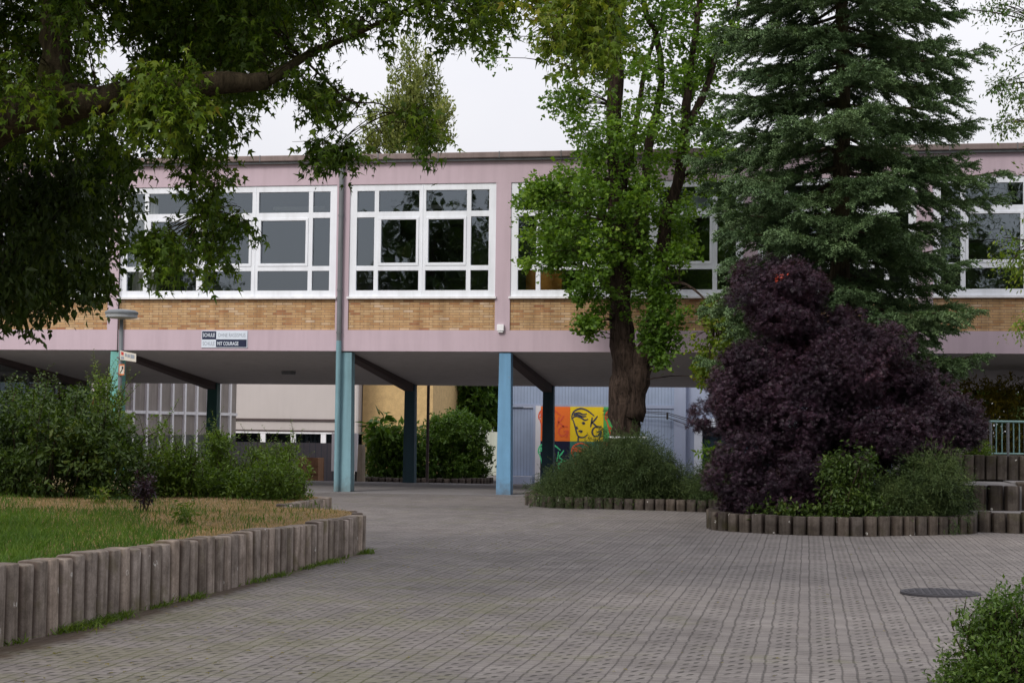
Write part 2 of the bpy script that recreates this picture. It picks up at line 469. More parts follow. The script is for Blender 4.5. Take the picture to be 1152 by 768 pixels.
leafmat('leaf_ginkgo', [(0.0, (0.042, 0.088, 0.013)), (0.45, (0.092, 0.175, 0.022)), (0.8, (0.165, 0.265, 0.03)), (1.0, (0.26, 0.35, 0.035))], 0.4)
leafmat('leaf_birch', [(0.0, (0.04, 0.08, 0.03)), (0.6, (0.08, 0.14, 0.035)), (1.0, (0.18, 0.21, 0.025))], 0.35)
leafmat('needle_blue', [(0.0, (0.042, 0.078, 0.034)), (0.5, (0.098, 0.16, 0.070)), (1.0, (0.20, 0.285, 0.125))], 0.08, 0.6, 0.9)
leafmat('leaf_purple', [(0.0, (0.012, 0.008, 0.013)), (0.45, (0.030, 0.017, 0.028)), (0.8, (0.072, 0.034, 0.056)), (1.0, (0.13, 0.052, 0.066))], 0.22, 0.45, 1.2)
leafmat('leaf_corner', [(0.0, (0.025, 0.055, 0.010)), (0.5, (0.06, 0.11, 0.018)), (0.88, (0.12, 0.18, 0.028)), (1.0, (0.20, 0.22, 0.05))], 0.3)
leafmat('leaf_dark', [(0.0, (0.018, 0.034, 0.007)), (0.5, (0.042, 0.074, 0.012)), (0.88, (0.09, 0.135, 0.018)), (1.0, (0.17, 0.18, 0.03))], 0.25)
leafmat('leaf_shrub', [(0.0, (0.018, 0.034, 0.008)), (0.5, (0.040, 0.072, 0.014)), (0.85, (0.085, 0.13, 0.024)), (1.0, (0.17, 0.18, 0.04))], 0.3)
leafmat('leaf_weed', [(0.0, (0.05, 0.09, 0.013)), (0.5, (0.10, 0.16, 0.022)), (0.85, (0.16, 0.22, 0.03)), (1.0, (0.24, 0.20, 0.06))], 0.35)
leafmat('leaf_juniper', [(0.0, (0.018, 0.034, 0.010)), (0.5, (0.040, 0.068, 0.018)), (1.0, (0.095, 0.125, 0.036))], 0.12, 0.6, 1.5)
leafmat('leaf_hedge', [(0.0, (0.025, 0.06, 0.008)), (0.5, (0.065, 0.13, 0.016)), (1.0, (0.14, 0.22, 0.03))], 0.3)
leafmat('leaf_poplar', [(0.0, (0.07, 0.095, 0.025)), (0.5, (0.15, 0.18, 0.04)), (1.0, (0.25, 0.25, 0.07))], 0.3)
leafmat('leaf_autumn', [(0.0, (0.05, 0.05, 0.008)), (0.5, (0.13, 0.11, 0.01)), (1.0, (0.26, 0.19, 0.015))], 0.35)
leafmat('grass_green', [(0.0, (0.03, 0.07, 0.010)), (0.5, (0.07, 0.14, 0.016)), (1.0, (0.14, 0.21, 0.03))], 0.35, 0.6, 0.8)
leafmat('grass_dry', [(0.0, (0.16, 0.14, 0.05)), (0.3, (0.34, 0.225, 0.12)), (0.75, (0.50, 0.335, 0.20)), (1.0, (0.60, 0.43, 0.27))], 0.25, 0.8, 0.9)

# ------------------------------------------------------------------ object helpers


def tag(o, label=None, cat=None, group=None, kind=None):
    if label: o['label'] = label
    if cat: o['category'] = cat
    if group: o['group'] = group
    if kind: o['kind'] = kind
    return o


def link(name, me, mat=None, parent=None):
    o = D.objects.new(name, me)
    COL.objects.link(o)
    if mat:
        me.materials.append(MATS[mat])
    if parent is not None:
        top = parent
        off = Vector((0, 0, 0))
        while top is not None:
            off += top.location
            top = top.parent
        o.parent = parent
        o.location = -off if parent.parent is None else Vector((0, 0, 0)) - off
    return o


def thing(name, label, cat, loc, group=None):
    o = D.objects.new(name, None)
    COL.objects.link(o)
    o.location = loc
    o.empty_display_size = 0.2
    return tag(o, label, cat, group)


class MB:
    """collects boxes and tubes in world coordinates and links them as one mesh"""
    def __init__(s):
        s.v, s.f, s.n = [], [], 0

    def add(s, v, f):
        s.v += [tuple(p) for p in v]
        s.f += [tuple(i + s.n for i in q) for q in f]
        s.n += len(v)

    def box(s, x0, x1, y0, y1, z0, z1):
        v = [(x0, y0, z0), (x1, y0, z0), (x1, y1, z0), (x0, y1, z0), (x0, y0, z1), (x1, y0, z1), (x1, y1, z1), (x0, y1, z1)]
        s.add(v, [(0, 3, 2, 1), (4, 5, 6, 7), (0, 1, 5, 4), (1, 2, 6, 5), (2, 3, 7, 6), (3, 0, 4, 7)])
        return s

    def obox(s, p0, p1, w, z0, z1):
        """upright slab from p0 to p1 (xy) of thickness w"""
        p0, p1 = Vector(p0[:2]), Vector(p1[:2])
        d = (p1 - p0).normalized()
        n = Vector((-d.y, d.x)) * w / 2
        q = [p0 - n, p1 - n, p1 + n, p0 + n]
        v = [(a.x, a.y, z0) for a in q] + [(a.x, a.y, z1) for a in q]
        s.add(v, [(0, 3, 2, 1), (4, 5, 6, 7), (0, 1, 5, 4), (1, 2, 6, 5), (2, 3, 7, 6), (3, 0, 4, 7)])
        return s

    def tube(s, pts, rad, sides=8, cap=True):
        pts = [Vector(p) for p in pts]
        if isinstance(rad, (int, float)):
            rad = [rad] * len(pts)
        base = s.n
        V = []
        prev = None
        for i, p in enumerate(pts):
            d = (pts[min(i + 1, len(pts) - 1)] - pts[max(i - 1, 0)]).normalized()
            if prev is None:
                a = d.orthogonal().normalized()
            else:
                a = (prev - d * prev.dot(d)).normalized()
            prev = a
            b = d.cross(a)
            for k in range(sides):
                t = 2 * PI * k / sides
                V.append(p + (a * math.cos(t) + b * math.sin(t)) * rad[i])
        Fc = []
        for i in range(len(pts) - 1):
            for k in range(sides):
                k2 = (k + 1) % sides
                Fc.append((i * sides + k, i * sides + k2, (i + 1) * sides + k2, (i + 1) * sides + k))
        if cap:
            Fc.append(tuple(range(sides))[::-1])
            Fc.append(tuple((len(pts) - 1) * sides + k for k in range(sides)))
        s.add(V, Fc)
        return s

    def build(s, name, mat, parent=None, smooth=False, bevel=0):
        me = D.meshes.new(name)
        me.from_pydata(s.v, [], s.f)
        if smooth:
            me.polygons.foreach_set('use_smooth', [True] * len(me.polygons))
        o = link(name, me, mat, parent)
        if bevel:
            b = o.modifiers.new('bevel', 'BEVEL')
            b.width = bevel
            b.segments = 2
            b.limit_method = 'ANGLE'
        return o


def np_mesh(name, V, F, mat, parent=None, smooth=False):
    """V (n,3) float, F (m,k) int"""
    me = D.meshes.new(name)
    n, (m, k) = len(V), F.shape
    me.vertices.add(n)
    me.vertices.foreach_set('co', np.ascontiguousarray(V, dtype=np.float32).ravel())
    me.loops.add(m * k)
    me.loops.foreach_set('vertex_index', F.astype(np.int32).ravel())
    me.polygons.add(m)
    me.polygons.foreach_set('loop_start', np.arange(0, m * k, k, dtype=np.int32))
    me.polygons.foreach_set('loop_total', np.full(m, k, dtype=np.int32))
    me.update(calc_edges=True)
    return link(name, me, mat, parent)


def nrm(a):
    return a / np.maximum(np.linalg.norm(a, axis=-1, keepdims=True), 1e-9)


# leaf templates: (verts, tris), stem at origin, axis +x
def t_palmate():
    tips = [(-25, 0.42), (28, 0.85), (90, 1.35), (152, 0.85), (205, 0.42)]
    tips = [(a - 90, r) for a, r in tips]
    V = [(0.25, 0, 0)]
    ring = [(0, 0, 0)]
    for i, (a, r) in enumerate(tips[::-1]):
        a_ = math.radians(a)
        ring.append((0.15 + r * 0.8 * math.cos(a_), r * 0.7 * math.sin(a_), -0.22 * r))
        if i < 4:
            a2 = math.radians((a + tips[::-1][i + 1][0]) / 2)
            ring.append((0.2 + 0.26 * math.cos(a2), 0.26 * math.sin(a2), 0.03))
    V += ring
    k = len(ring)
    return np.array(V), np.array([(0, 1 + i, 1 + (i + 1) % k) for i in range(k)])


def t_simple(w=0.45):
    V = [(0, 0, 0), (0.45, w / 2, 0.05), (1, 0, -0.08), (0.45, -w / 2, 0.05)]
    return np.array(V), np.array([(0, 2, 1), (0, 3, 2)])


def t_fan():
    V = [(0, 0, 0), (0.75, -0.55, 0.04), (0.98, -0.2, -0.02), (0.86, 0.0, 0.0), (0.98, 0.2, -0.02), (0.75, 0.55, 0.04)]
    return np.array(V), np.array([(0, 1, 2), (0, 2, 3), (0, 3, 4), (0, 4, 5)])


def t_lace():
    V, F_ = [], []
    for i, a in enumerate((-70, -35, 0, 35, 70)):
        a = math.radians(a)
        L = 1.0 - 0.25 * abs(i - 2) / 2
        d = np.array([math.cos(a), math.sin(a), -0.25]) * L
        q = np.array([-math.sin(a), math.cos(a), 0]) * 0.075
        b = len(V)
        V += [(0, 0, 0), tuple(d * 0.5 + q), tuple(d), tuple(d * 0.5 - q)]
        F_ += [(b, b + 2, b + 1), (b, b + 3, b + 2)]
    return np.array(V), np.array(F_)


def t_shoot(n=9, needle=0.24, wid=0.05, fwd=0.6, seed=3):
    r = np.random.default_rng(seed)
    V, F_ = [], []
    V += [(0, 0.02, 0), (0, -0.02, 0), (1, 0, 0)]
    F_ += [(0, 1, 2)]
    for i in range(n):
        x = (i + 0.3) / n
        a = i * 2.4 + r.uniform(-.3, .3)
        d = np.array([fwd, math.cos(a), math.sin(a) * 0.7 + 0.15])
        d /= np.linalg.norm(d)
        q = np.cross(d, [1, 0, 0])
        q = q / np.linalg.norm(q) * wid / 2
        p = np.array([x, 0, 0])
        qq = np.array([wid * 0.8, 0, 0])
        b = len(V)
        V += [tuple(p - qq), tuple(p + qq), tuple(p + d * needle)]
        F_ += [(b, b + 1, b + 2)]
    return np.array(V), np.array(F_)


def place(T, pos, axis, normal, size):
    """one copy of the template per row"""
    tv, tf = T
    ax = nrm(axis)
    nn = nrm(normal - (normal * ax).sum(1, keepdims=True) * ax)
    yy = np.cross(nn, ax)
    n = len(pos)
    V = pos[:, None, :] + size[:, None, None] * (tv[None, :, 0, None] * ax[:, None, :] + tv[None, :, 1, None] * yy[:, None, :] + tv[None, :, 2, None] * nn[:, None, :])
    F_ = (tf[None] + (np.arange(n) * len(tv))[:, None, None]).reshape(-1, 3)
    return V.reshape(-1, 3), F_


def in_poly(x, y, poly):
    ins = np.zeros(len(x), bool)
    j = len(poly) - 1
    for i in range(len(poly)):
        xi, yi = poly[i]
        xj, yj = poly[j]
        c = ((yi > y) != (yj > y)) & (x < (xj - xi) * (y - yi) / (yj - yi + 1e-12) + xi)
        ins ^= c
        j = i
    return ins


def row_span(y, poly):
    xs = []
    for i in range(len(poly)):
        (x0, y0), (x1, y1) = poly[i - 1], poly[i]
        if (y0 > y) != (y1 > y):
            xs.append(x0 + (x1 - x0) * (y - y0) / (y1 - y0))
    return (min(xs), max(xs)) if xs else (0, 1)


CK = np.arange(8) * PI / 4


def crown_pads(poly, Yc, depth, n, rmin, rmax, flat=0.7, seed=1, tilt=0.0, reach=0.03):
    """clump centres filling the round volume whose outline is poly; Yc is its distance, depth its half thickness in metres"""
    r = np.random.default_rng(seed)
    xs = [p[0] for p in poly]; ys = [p[1] for p in poly]
    P, RR = [], []
    while len(P) < n:
        x = r.uniform(min(xs), max(xs)); y = r.uniform(min(ys), max(ys))
        if not in_poly(np.array([x]), np.array([y]), poly)[0]:
            continue
        a, b = row_span(y, poly)
        c, h = (a + b) / 2, max((b - a) / 2, 1)
        dd = depth * math.sqrt(max(0.05, 1 - ((x - c) / h) ** 2)) * r.uniform(-1, 1)
        pr = r.uniform(rmin, rmax)
        ok = False
        for tr in range(4):
            q = (pr + reach) * FPX / Yc
            tx = x + q * np.cos(CK); ty = y + q * flat * np.sin(CK)
            if in_poly(tx, ty, poly).sum() >= 7:
                ok = True
                break
            pr *= 0.72
        if not ok and r.uniform() > 0.12:
            continue
        P.append(at_y(x, y, Yc + dd + tilt * (y - 300)))
        RR.append(pr)
    P = np.array(P)
    R = np.array(RR)[:, None] * np.array([[1, 1, flat]])
    return P, R


def foliage(T, P, R, twigs, per, tlen, size, seed=1, droop=0.4, shell=0.35, spread=0.05, up=1.0, outw=0.8, jit=0.7, sizevar=0.48):
    """twigs on every pad with leaves along them; returns V, F and the twig segments"""
    r = np.random.default_rng(seed)
    k = np.maximum(1, (twigs * (R[:, 0] / np.median(R[:, 0])) ** 1.6)).astype(int)
    idx = np.repeat(np.arange(len(P)), k)
    n = len(idx)
    d = nrm(r.normal(size=(n, 3)))
    rad = r.uniform(shell, 1, (n, 1)) ** 0.6
    a = P[idx] + d * R[idx] * rad
    td = nrm(d * outw + r.normal(size=(n, 3)) * 0.45 + np.array([0, 0, -droop]))
    L = tlen * r.uniform(0.6, 1.3, (n, 1))
    ti = np.repeat(np.arange(n), per)
    m = len(ti)
    t = r.uniform(0, 1, (m, 1))
    sag = np.zeros((m, 3)); sag[:, 2] = -(t[:, 0] ** 2) * droop * tlen * 0.5
    pos = a[ti] + td[ti] * L[ti] * t + sag + r.normal(size=(m, 3)) * spread
    ax = nrm(td[ti] * 0.6 + r.normal(size=(m, 3)) * jit + np.array([0, 0, -droop * 0.8]))
    nn = nrm(np.array([0, 0, up]) + r.normal(size=(m, 3)) * 0.55)
    sz = size * r.uniform(1 - sizevar, 1 + sizevar, m)
    V, F_ = place(T, pos, ax, nn, sz)
    return V, F_, a, a + td * L


def twig_mesh(A, B, rad):
    """thin three-sided twigs, one prism per segment"""
    d = nrm(B - A)
    u = nrm(np.cross(d, np.array([0.3, 0.2, 1.0])))
    w = np.cross(d, u)
    n = len(A)
    V = np.zeros((n, 6, 3))
    for k in range(3):
        t = 2 * PI * k / 3
        o = (u * math.cos(t) + w * math.sin(t))
        V[:, k] = A + o * rad
        V[:, k + 3] = B + o * rad * 0.4
    F_ = []
    for k in range(3):
        k2 = (k + 1) % 3
        F_.append((k, k2, k2 + 3)); F_.append((k, k2 + 3, k + 3))
    F_ = (np.array(F_)[None] + (np.arange(n) * 6)[:, None, None]).reshape(-1, 3)
    return V.reshape(-1, 3), F_


def cat(parts):
    V, F_, n = [], [], 0
    for v, f in parts:
        V.append(v); F_.append(f + n); n += len(v)
    return np.concatenate(V), np.concatenate(F_)


def limbs_to_pads(mb, skel, P, r_end=0.012, r_start=0.05, seed=5, sides=5, lower=0.6):
    """curved tapering branches from the nearest lower place of the skeleton to every clump"""
    r = np.random.default_rng(seed)
    S = np.array([s[0] for s in skel]); SR = np.array([s[1] for s in skel])
    segA, segB = [], []
    for p in P:
        dv = p - S
        dist = np.linalg.norm(dv, axis=1) + np.maximum(0, lower * np.linalg.norm(dv[:, :2], axis=1) - dv[:, 2]) * 0.8
        i = int(np.argmin(dist))
        a = S[i]
        mid = (a + p) / 2 + np.array([0, 0, 0.12 * np.linalg.norm(p - a)]) + r.normal(size=3) * 0.06
        pts = [tuple((1 - t) ** 2 * a + 2 * t * (1 - t) * mid + t * t * p) for t in (0, .25, .5, .75, 1)]
        rs = min(r_start * (0.6 + 0.25 * np.linalg.norm(p - a)), SR[i] * 0.6)
        rs = max(rs, r_end * 1.3)
        mb.tube(pts, [rs + (r_end - rs) * t for t in (0, .3, .55, .8, 1)], sides, cap=False)


def dens_path(pts, rads, step=0.4):
    out = []
    for (a, ra), (b, rb) in zip(zip(pts[:-1], rads[:-1]), zip(pts[1:], rads[1:])):
        a, b = np.array(a), np.array(b)
        n = max(1, int(np.linalg.norm(b - a) / step))
        for i in range(n):
            out.append((a + (b - a) * i / n, ra + (rb - ra) * i / n))
    return out


def smooth_path(pts, rads, sub=4):
    """Catmull-Rom"""
    P = [np.array(p, float) for p in pts]
    P = [2 * P[0] - P[1]] + P + [2 * P[-1] - P[-2]]
    R_ = [rads[0]] + list(rads) + [rads[-1]]
    op, orr = [], []
    for i in range(1, len(P) - 2):
        for k in range(sub):
            t = k / sub
            a, b, c, d = P[i - 1], P[i], P[i + 1], P[i + 2]
            op.append(0.5 * ((2 * b) + (-a + c) * t + (2 * a - 5 * b + 4 * c - d) * t * t + (-a + 3 * b - 3 * c + d) * t ** 3))
            orr.append(R_[i] + (R_[i + 1] - R_[i]) * t)
    op.append(P[-2]); orr.append(R_[-2])
    return op, orr


def text_mesh(body, name, mat, parent, centre, height, width=None, normal_axis='-Y', depth=0.002, bold=0.0):
    cu = D.curves.new(name, 'FONT')
    cu.body = body
    cu.size = 1.0
    cu.extrude = 0.0
    cu.offset = bold
    cu.align_x = 'LEFT'
    o = D.objects.new('tmp', cu)
    COL.objects.link(o)
    dg = bpy.context.evaluated_depsgraph_get()
    me = D.meshes.new_from_object(o.evaluated_get(dg))
    D.objects.remove(o)
    co = np.array([v.co[:] for v in me.vertices])
    lo, hi = co.min(0), co.max(0)
    s = height / (hi[1] - lo[1])
    sx = s if width is None else width / (hi[0] - lo[0])
    for v in me.vertices:
        x = (v.co.x - (lo[0] + hi[0]) / 2) * sx
        z = (v.co.y - (lo[1] + hi[1]) / 2) * s
        v.co = Vector((centre[0] + x, centre[1], centre[2] + z))
    me.name = name
    return link(name, me, mat, parent)


# ------------------------------------------------------------------ setting
Y0 = 39.0            # school front
# ground: one sheet out to the horizon; slightly lower beyond the passage
g = MB()
ys = [-300, 43.0, 46.0, 700]
zs = [-0.03, -0.03, -0.21, -0.24]
for i in range(3):
    g.add([(-600, ys[i], zs[i]), (600, ys[i], zs[i]), (600, ys[i + 1], zs[i + 1]), (-600, ys[i + 1], zs[i + 1])], [(0, 1, 2, 3)])
tag(g.build('ground', 'ground_far'), kind='structure')


def grid(name, x0, x1, y0, y1, nx, ny, hf, mat):
    xs = np.linspace(x0, x1, nx); ys_ = np.linspace(y0, y1, ny)
    X, Y = np.meshgrid(xs, ys_)
    Z = hf(X, Y)
    V = np.stack([X, Y, Z], -1).reshape(-1, 3)
    i = np.arange(nx - 1)[None, :] + (np.arange(ny - 1) * nx)[:, None]
    F_ = np.stack([i, i + 1, i + 1 + nx, i + nx], -1).reshape(-1, 4)
    return np_mesh(name, V, F_, mat)


def pav_h(X, Y):
    return 0.006 * np.sin(X * 1.7 + Y * 0.6) + 0.005 * np.sin(Y * 1.3 - X * 0.4) + 0.003 * np.sin(X * 5.1 + Y * 3.3)


o = grid('pavement', -34, 22, -14, 38.6, 260, 240, pav_h, 'pavers')
for p in o.data.polygons: p.use_smooth = True
tag(o, kind='structure')
tag(MB().box(-34, 22, 38.603, 46.2, -0.02, 0.012).build('passage_floor', 'passage_concrete'), kind='structure')
tag(MB().box(-34, 22, 46.203, 46.5, -0.2, -0.06).build('passage_kerb', 'beige_render'), kind='structure')

# ------------------------------------------------------------------ palisades (rows of round concrete posts)


def post_mesh(r, h, seed, name='post', mat='post_concrete'):
    rr = random.Random(seed)
    bm = bmesh.new()
    N = 28
    prof = [(-0.05, 1.0), (h * 0.5, 1.0), (h - 0.022, 1.0), (h - 0.006, 0.93), (h, 0.80)]
    rings = []
    for z, k in prof:
        ring = []
        for i in range(N):
            t = 2 * PI * i / N
            q = r * k * (1 + rr.uniform(-0.01, 0.01))
            sx, sy = abs(math.cos(t)) ** 0.62, abs(math.sin(t)) ** 0.62      # slightly squared section
            ring.append(bm.verts.new((q * math.copysign(sx, math.cos(t)), q * math.copysign(sy, math.sin(t)), z)))
        rings.append(ring)
    for a, b in zip(rings[:-1], rings[1:]):
        for i in range(N):
            bm.faces.new((a[i], a[(i + 1) % N], b[(i + 1) % N], b[i]))
    bm.faces.new(rings[-1])
    me = D.meshes.new(name)
    bm.to_mesh(me)
    bm.free()
    me.materials.append(MATS[mat])
    me.polygons.foreach_set('use_smooth', [len(p.vertices) == 4 for p in me.polygons])
    return me


def palisade(label, pts, heights, r, zb=0.0, nvar=5, hj=0.012, mat='post_concrete', gap=0.006):
    """posts touching each other along the polyline; heights at the polyline points"""
    t = thing('palisade_wall', label, 'palisade', (pts[0][0], pts[0][1], zb))
    hm = sum(heights) / len(heights)
    variants = [post_mesh(r, 1.0, 100 + i, mat=mat) for i in range(nvar)]
    seg = [0.0]
    for a, b in zip(pts[:-1], pts[1:]):
        seg.append(seg[-1] + math.dist(a[:2], b[:2]))
    n = int(seg[-1] / (2 * r + gap))
    for i in range(n):
        s_ = (i + 0.5) / n * seg[-1]
        j = max(k for k in range(len(pts) - 1) if seg[k] <= s_)
        f = (s_ - seg[j]) / (seg[j + 1] - seg[j])
        x = pts[j][0] + (pts[j + 1][0] - pts[j][0]) * f
        y = pts[j][1] + (pts[j + 1][1] - pts[j][1]) * f
        h = heights[j] + (heights[j + 1] - heights[j]) * f + random.uniform(-hj, hj)
        o = D.objects.new('post', variants[i % nvar])
        COL.objects.link(o)
        o.parent = t
        o.location = (x - pts[0][0] + random.uniform(-.003, .003), y - pts[0][1] + random.uniform(-.003, .003), 0)
        o.rotation_euler = (random.uniform(-.012, .012), random.uniform(-.012, .012), math.atan2(pts[j + 1][1] - pts[j][1], pts[j + 1][0] - pts[j][0]) + random.uniform(-.03, .03))
        o.scale = (1, 1, h)
    return t


def curve2(pts, sub=6):
    op, _ = smooth_path([(p[0], p[1], 0) for p in pts], [1] * len(pts), sub)
    return [(float(q[0]), float(q[1])) for q in op]


# left bed: long side runs straight away from the viewer, then the corner
main_line = [(-5.84, 3.0), (-5.84, 11.3), (-5.78, 13.2), (-5.70, 15.6), (-5.62, 18.9), (-5.60, 20.5)] + curve2([(-5.62, 20.7), (-5.80, 21.25), (-6.3, 21.75), (-7.1, 22.2)], 3)
main_h = [0.60, 0.575, 0.57, 0.54, 0.495, 0.48] + [0.48] * (len(main_line) - 6)
palisade('long low palisade of round concrete posts edging the raised grass bed at left', main_line, main_h, 0.102, gap=0.008, hj=0.020)
back_line = [(-7.25, 22.5), (-7.28, 24.9), (-7.6, 25.3), (-9.5, 25.6)]
palisade('short stub of concrete palisade at the back corner of the grass bed', back_line, [0.50, 0.5, 0.5, 0.5], 0.085)

bed_poly = [(-34, 2.0), (-5.9, 2.0)] + [(x - 0.09, y) for x, y in main_line] + [(x - 0.08, y) for x, y in back_line] + [(-9.5, 31), (-34, 31)]


def bed_h(X, Y):
    return 0.52 + 0.02 * np.sin(X * 1.3) * np.sin(Y * 1.1) + np.clip((Y - 21) / 10, 0, 1) * 0.06 - np.clip((Y - 10) / 12, 0, 1) * 0.05 + np.clip((-X - 7) / 8, 0, 1) * 0.05


def bed_object(name, poly, hf, mat, step=0.3, skirt=True):
    xs = [p[0] for p in poly]; ys_ = [p[1] for p in poly]
    bm = bmesh.new()
    vs = [bm.verts.new((x, y, 0)) for x, y in poly]
    bm.faces.new(vs)
    # slice on a grid
    for ax, lo, hi in ((0, min(xs), max(xs)), (1, min(ys_), max(ys_))):
        q = lo + step
        while q < hi:
            co = (q, 0, 0) if ax == 0 else (0, q, 0)
            no = (1, 0, 0) if ax == 0 else (0, 1, 0)
            bmesh.ops.bisect_plane(bm, geom=bm.verts[:] + bm.edges[:] + bm.faces[:], plane_co=co, plane_no=no)
            q += step
    for v in bm.verts:
        v.co.z = float(hf(np.array(v.co.x), np.array(v.co.y)))
    if skirt:
        be = [e for e in bm.edges if len(e.link_faces) == 1]
        r_ = bmesh.ops.extrude_edge_only(bm, edges=be)
        for v in r_['geom']:
            if isinstance(v, bmesh.types.BMVert):
                v.co.z = -0.02
        for v in r_['geom']:
            if isinstance(v, bmesh.types.BMFace):
                v.material_index = 1
    me = D.meshes.new(name)
    bm.to_mesh(me); bm.free()
    o = link(name, me, mat)
    me.materials.append(MATS['dark_earth'])
    return tag(o, kind='structure')


bed_object('bed_soil', bed_poly, bed_h, 'lawn_base', 0.6)


def in_bed(x, y):
    return in_poly(x, y, bed_poly)


def blades(name, n, region, hgt, wid, mat, hf, seed, lean=0.35, kind='stuff', keep=None):
    r = np.random.default_rng(seed)
    x = r.uniform(region[0], region[1], n); y = r.uniform(region[2], region[3], n)
    k = keep(x, y, r) if keep else np.ones(n, bool)
    x, y = x[k], y[k]
    n = len(x)
    z = hf(x, y)
    h = hgt * r.uniform(0.4, 1.3, n)
    a = r.uniform(0, 2 * PI, n)
    b = r.uniform(0, 2 * PI, n)
    le = lean * r.uniform(0.1, 1.4, n)
    w = wid * r.uniform(0.7, 1.3, n)
    base = np.stack([x, y, z - 0.01], 1)
    q = np.stack([np.cos(a), np.sin(a), np.zeros(n)], 1) * w[:, None] / 2
    l = np.stack([np.cos(b) * le, np.sin(b) * le, np.ones(n)], 1)
    m1 = base + l * (h * 0.55)[:, None]
    l2 = np.stack([np.cos(b) * le * 2.2, np.sin(b) * le * 2.2, np.ones(n) * 0.92], 1)
    tip = base + l2 * h[:, None]
    V = np.stack([base - q, base + q, m1 + q * 0.8, m1 - q * 0.8, tip], 1).reshape(-1, 3)
    i = np.arange(n)[:, None] * 5
    F_ = np.concatenate([i + [[0, 1, 2]], i + [[0, 2, 3]], i + [[3, 2, 4]]], 0)
    o = np_mesh(name, V, F_, mat)
    if kind: tag(o, kind=kind)
    return o


def dryline(x, y, r):
    b = 15.5 + (-6.2 - x) * 0.95
    return y - b + r.normal(size=len(x)) * 1.2 + np.sin(x * 1.7) * 0.7 + np.sin(x * 4.1 + y * 2) * 0.5


tag(blades('lawn_grass', 120000, (-12.5, -5.85, 9.5, 26), 0.10, 0.009, 'grass_green', bed_h, 11,
       keep=lambda x, y, r: in_bed(x, y) & ((dryline(x, y, r) < 0) | (r.uniform(size=len(x)) < 0.05 + .12 * (np.sin(x * 2.3 + 1) * np.sin(y * 1.9) > .45)))), 'green lawn growing in the raised bed beside the palisade', 'grass')
tag(blades('dry_grass', 170000, (-13, -5.65, 12, 26), 0.034, 0.007, 'grass_dry', bed_h, 12, lean=0.9,
       keep=lambda x, y, r: in_bed(x, y) & ((dryline(x, y, r) > 0) | (r.uniform(size=len(x)) < 0.08))), 'parched tan grass across the back of the raised bed', 'grass')


def foot_weeds(x, y, r):
    wx = np.interp(y, [3, 11.3, 13.2, 15.6, 18.9, 20.5], [-5.84, -5.84, -5.78, -5.70, -5.62, -5.6]) + 0.09
    nz = np.sin(y * 3.1) + np.sin(y * 7.7 + 1) * 0.7 + np.sin(y * 1.1) * 0.8
    return (x > wx) & (x < wx + 0.015 + np.abs(r.normal(size=len(x))) * 0.045 * np.clip(nz + .8, 0, 2)) & (nz + r.normal(size=len(x)) * 1.3 > 0.35) & (r.uniform(size=len(x)) < .45)


tag(blades('foot_weeds', 80000, (-5.8, -5.2, 10.5, 21), 0.075, 0.011, 'leaf_weed', lambda x, y: np.zeros_like(x), 13, lean=1.0, keep=foot_weeds),
    'small weeds and moss along the foot of the left palisade', 'weeds')

# right beds
B1 = [(-5.5, 37.6), (-5.68, 36.4), (-5.68, 35.0), (-5.42, 34.1), (-4.9, 33.5), (-3.6, 33.2), (-2.4, 33.15), (-1.2, 33.3), (0.2, 34.3)]
B1c = curve2(B1, 5)
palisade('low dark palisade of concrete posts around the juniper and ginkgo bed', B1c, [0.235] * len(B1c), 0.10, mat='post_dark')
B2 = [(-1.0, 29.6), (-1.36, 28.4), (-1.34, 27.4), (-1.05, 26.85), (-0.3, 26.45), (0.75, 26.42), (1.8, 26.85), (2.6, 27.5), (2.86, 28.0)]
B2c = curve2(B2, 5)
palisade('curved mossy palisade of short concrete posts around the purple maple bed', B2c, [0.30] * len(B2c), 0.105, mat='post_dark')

p1 = B1c + [(2.5, 37.6)]
p2 = B2c + [(2.9, 34.2), (-0.6, 34.2)]
bed_object('juniper_bed_soil', p1, lambda X, Y: 0.15 + 0.5 * np.exp(-((X + 3.6) ** 2 / 3 + (Y - 35.6) ** 2 / 2)), 'soil', 0.5)
bed_object('maple_bed_soil', p2, lambda X, Y: 0.19 + 0.25 * np.exp(-((X - 0.7) ** 2 / 2 + (Y - 29.5) ** 2 / 4)), 'soil', 0.5)

# terraced steps at the right edge
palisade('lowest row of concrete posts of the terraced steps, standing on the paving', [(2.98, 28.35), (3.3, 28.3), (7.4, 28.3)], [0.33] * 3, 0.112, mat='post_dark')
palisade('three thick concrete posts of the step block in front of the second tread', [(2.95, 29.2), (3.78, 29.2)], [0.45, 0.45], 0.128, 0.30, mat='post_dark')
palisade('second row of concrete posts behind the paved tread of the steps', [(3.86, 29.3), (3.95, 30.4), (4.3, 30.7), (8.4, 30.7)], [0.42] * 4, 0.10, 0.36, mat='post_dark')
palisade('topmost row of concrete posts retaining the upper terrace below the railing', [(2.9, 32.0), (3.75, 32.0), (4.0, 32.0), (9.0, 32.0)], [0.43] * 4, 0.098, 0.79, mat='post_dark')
tag(MB().box(2.92, 9, 28.45, 30.65, -0.02, 0.318).build('lower_tread', 'passage_concrete'), kind='structure')
tag(MB().box(2.92, 3.82, 29.30, 31.88, 0.32, 0.735).build('middle_tread', 'passage_concrete'), kind='structure')
tag(MB().box(3.823, 9, 30.75, 31.88, 0.32, 0.76).build('upper_tread', 'passage_concrete'), kind='structure')
tag(MB().box(2.93, 14, 32.08, 37.5, -0.02, 1.17).build('upper_terrace', 'soil'), kind='structure')

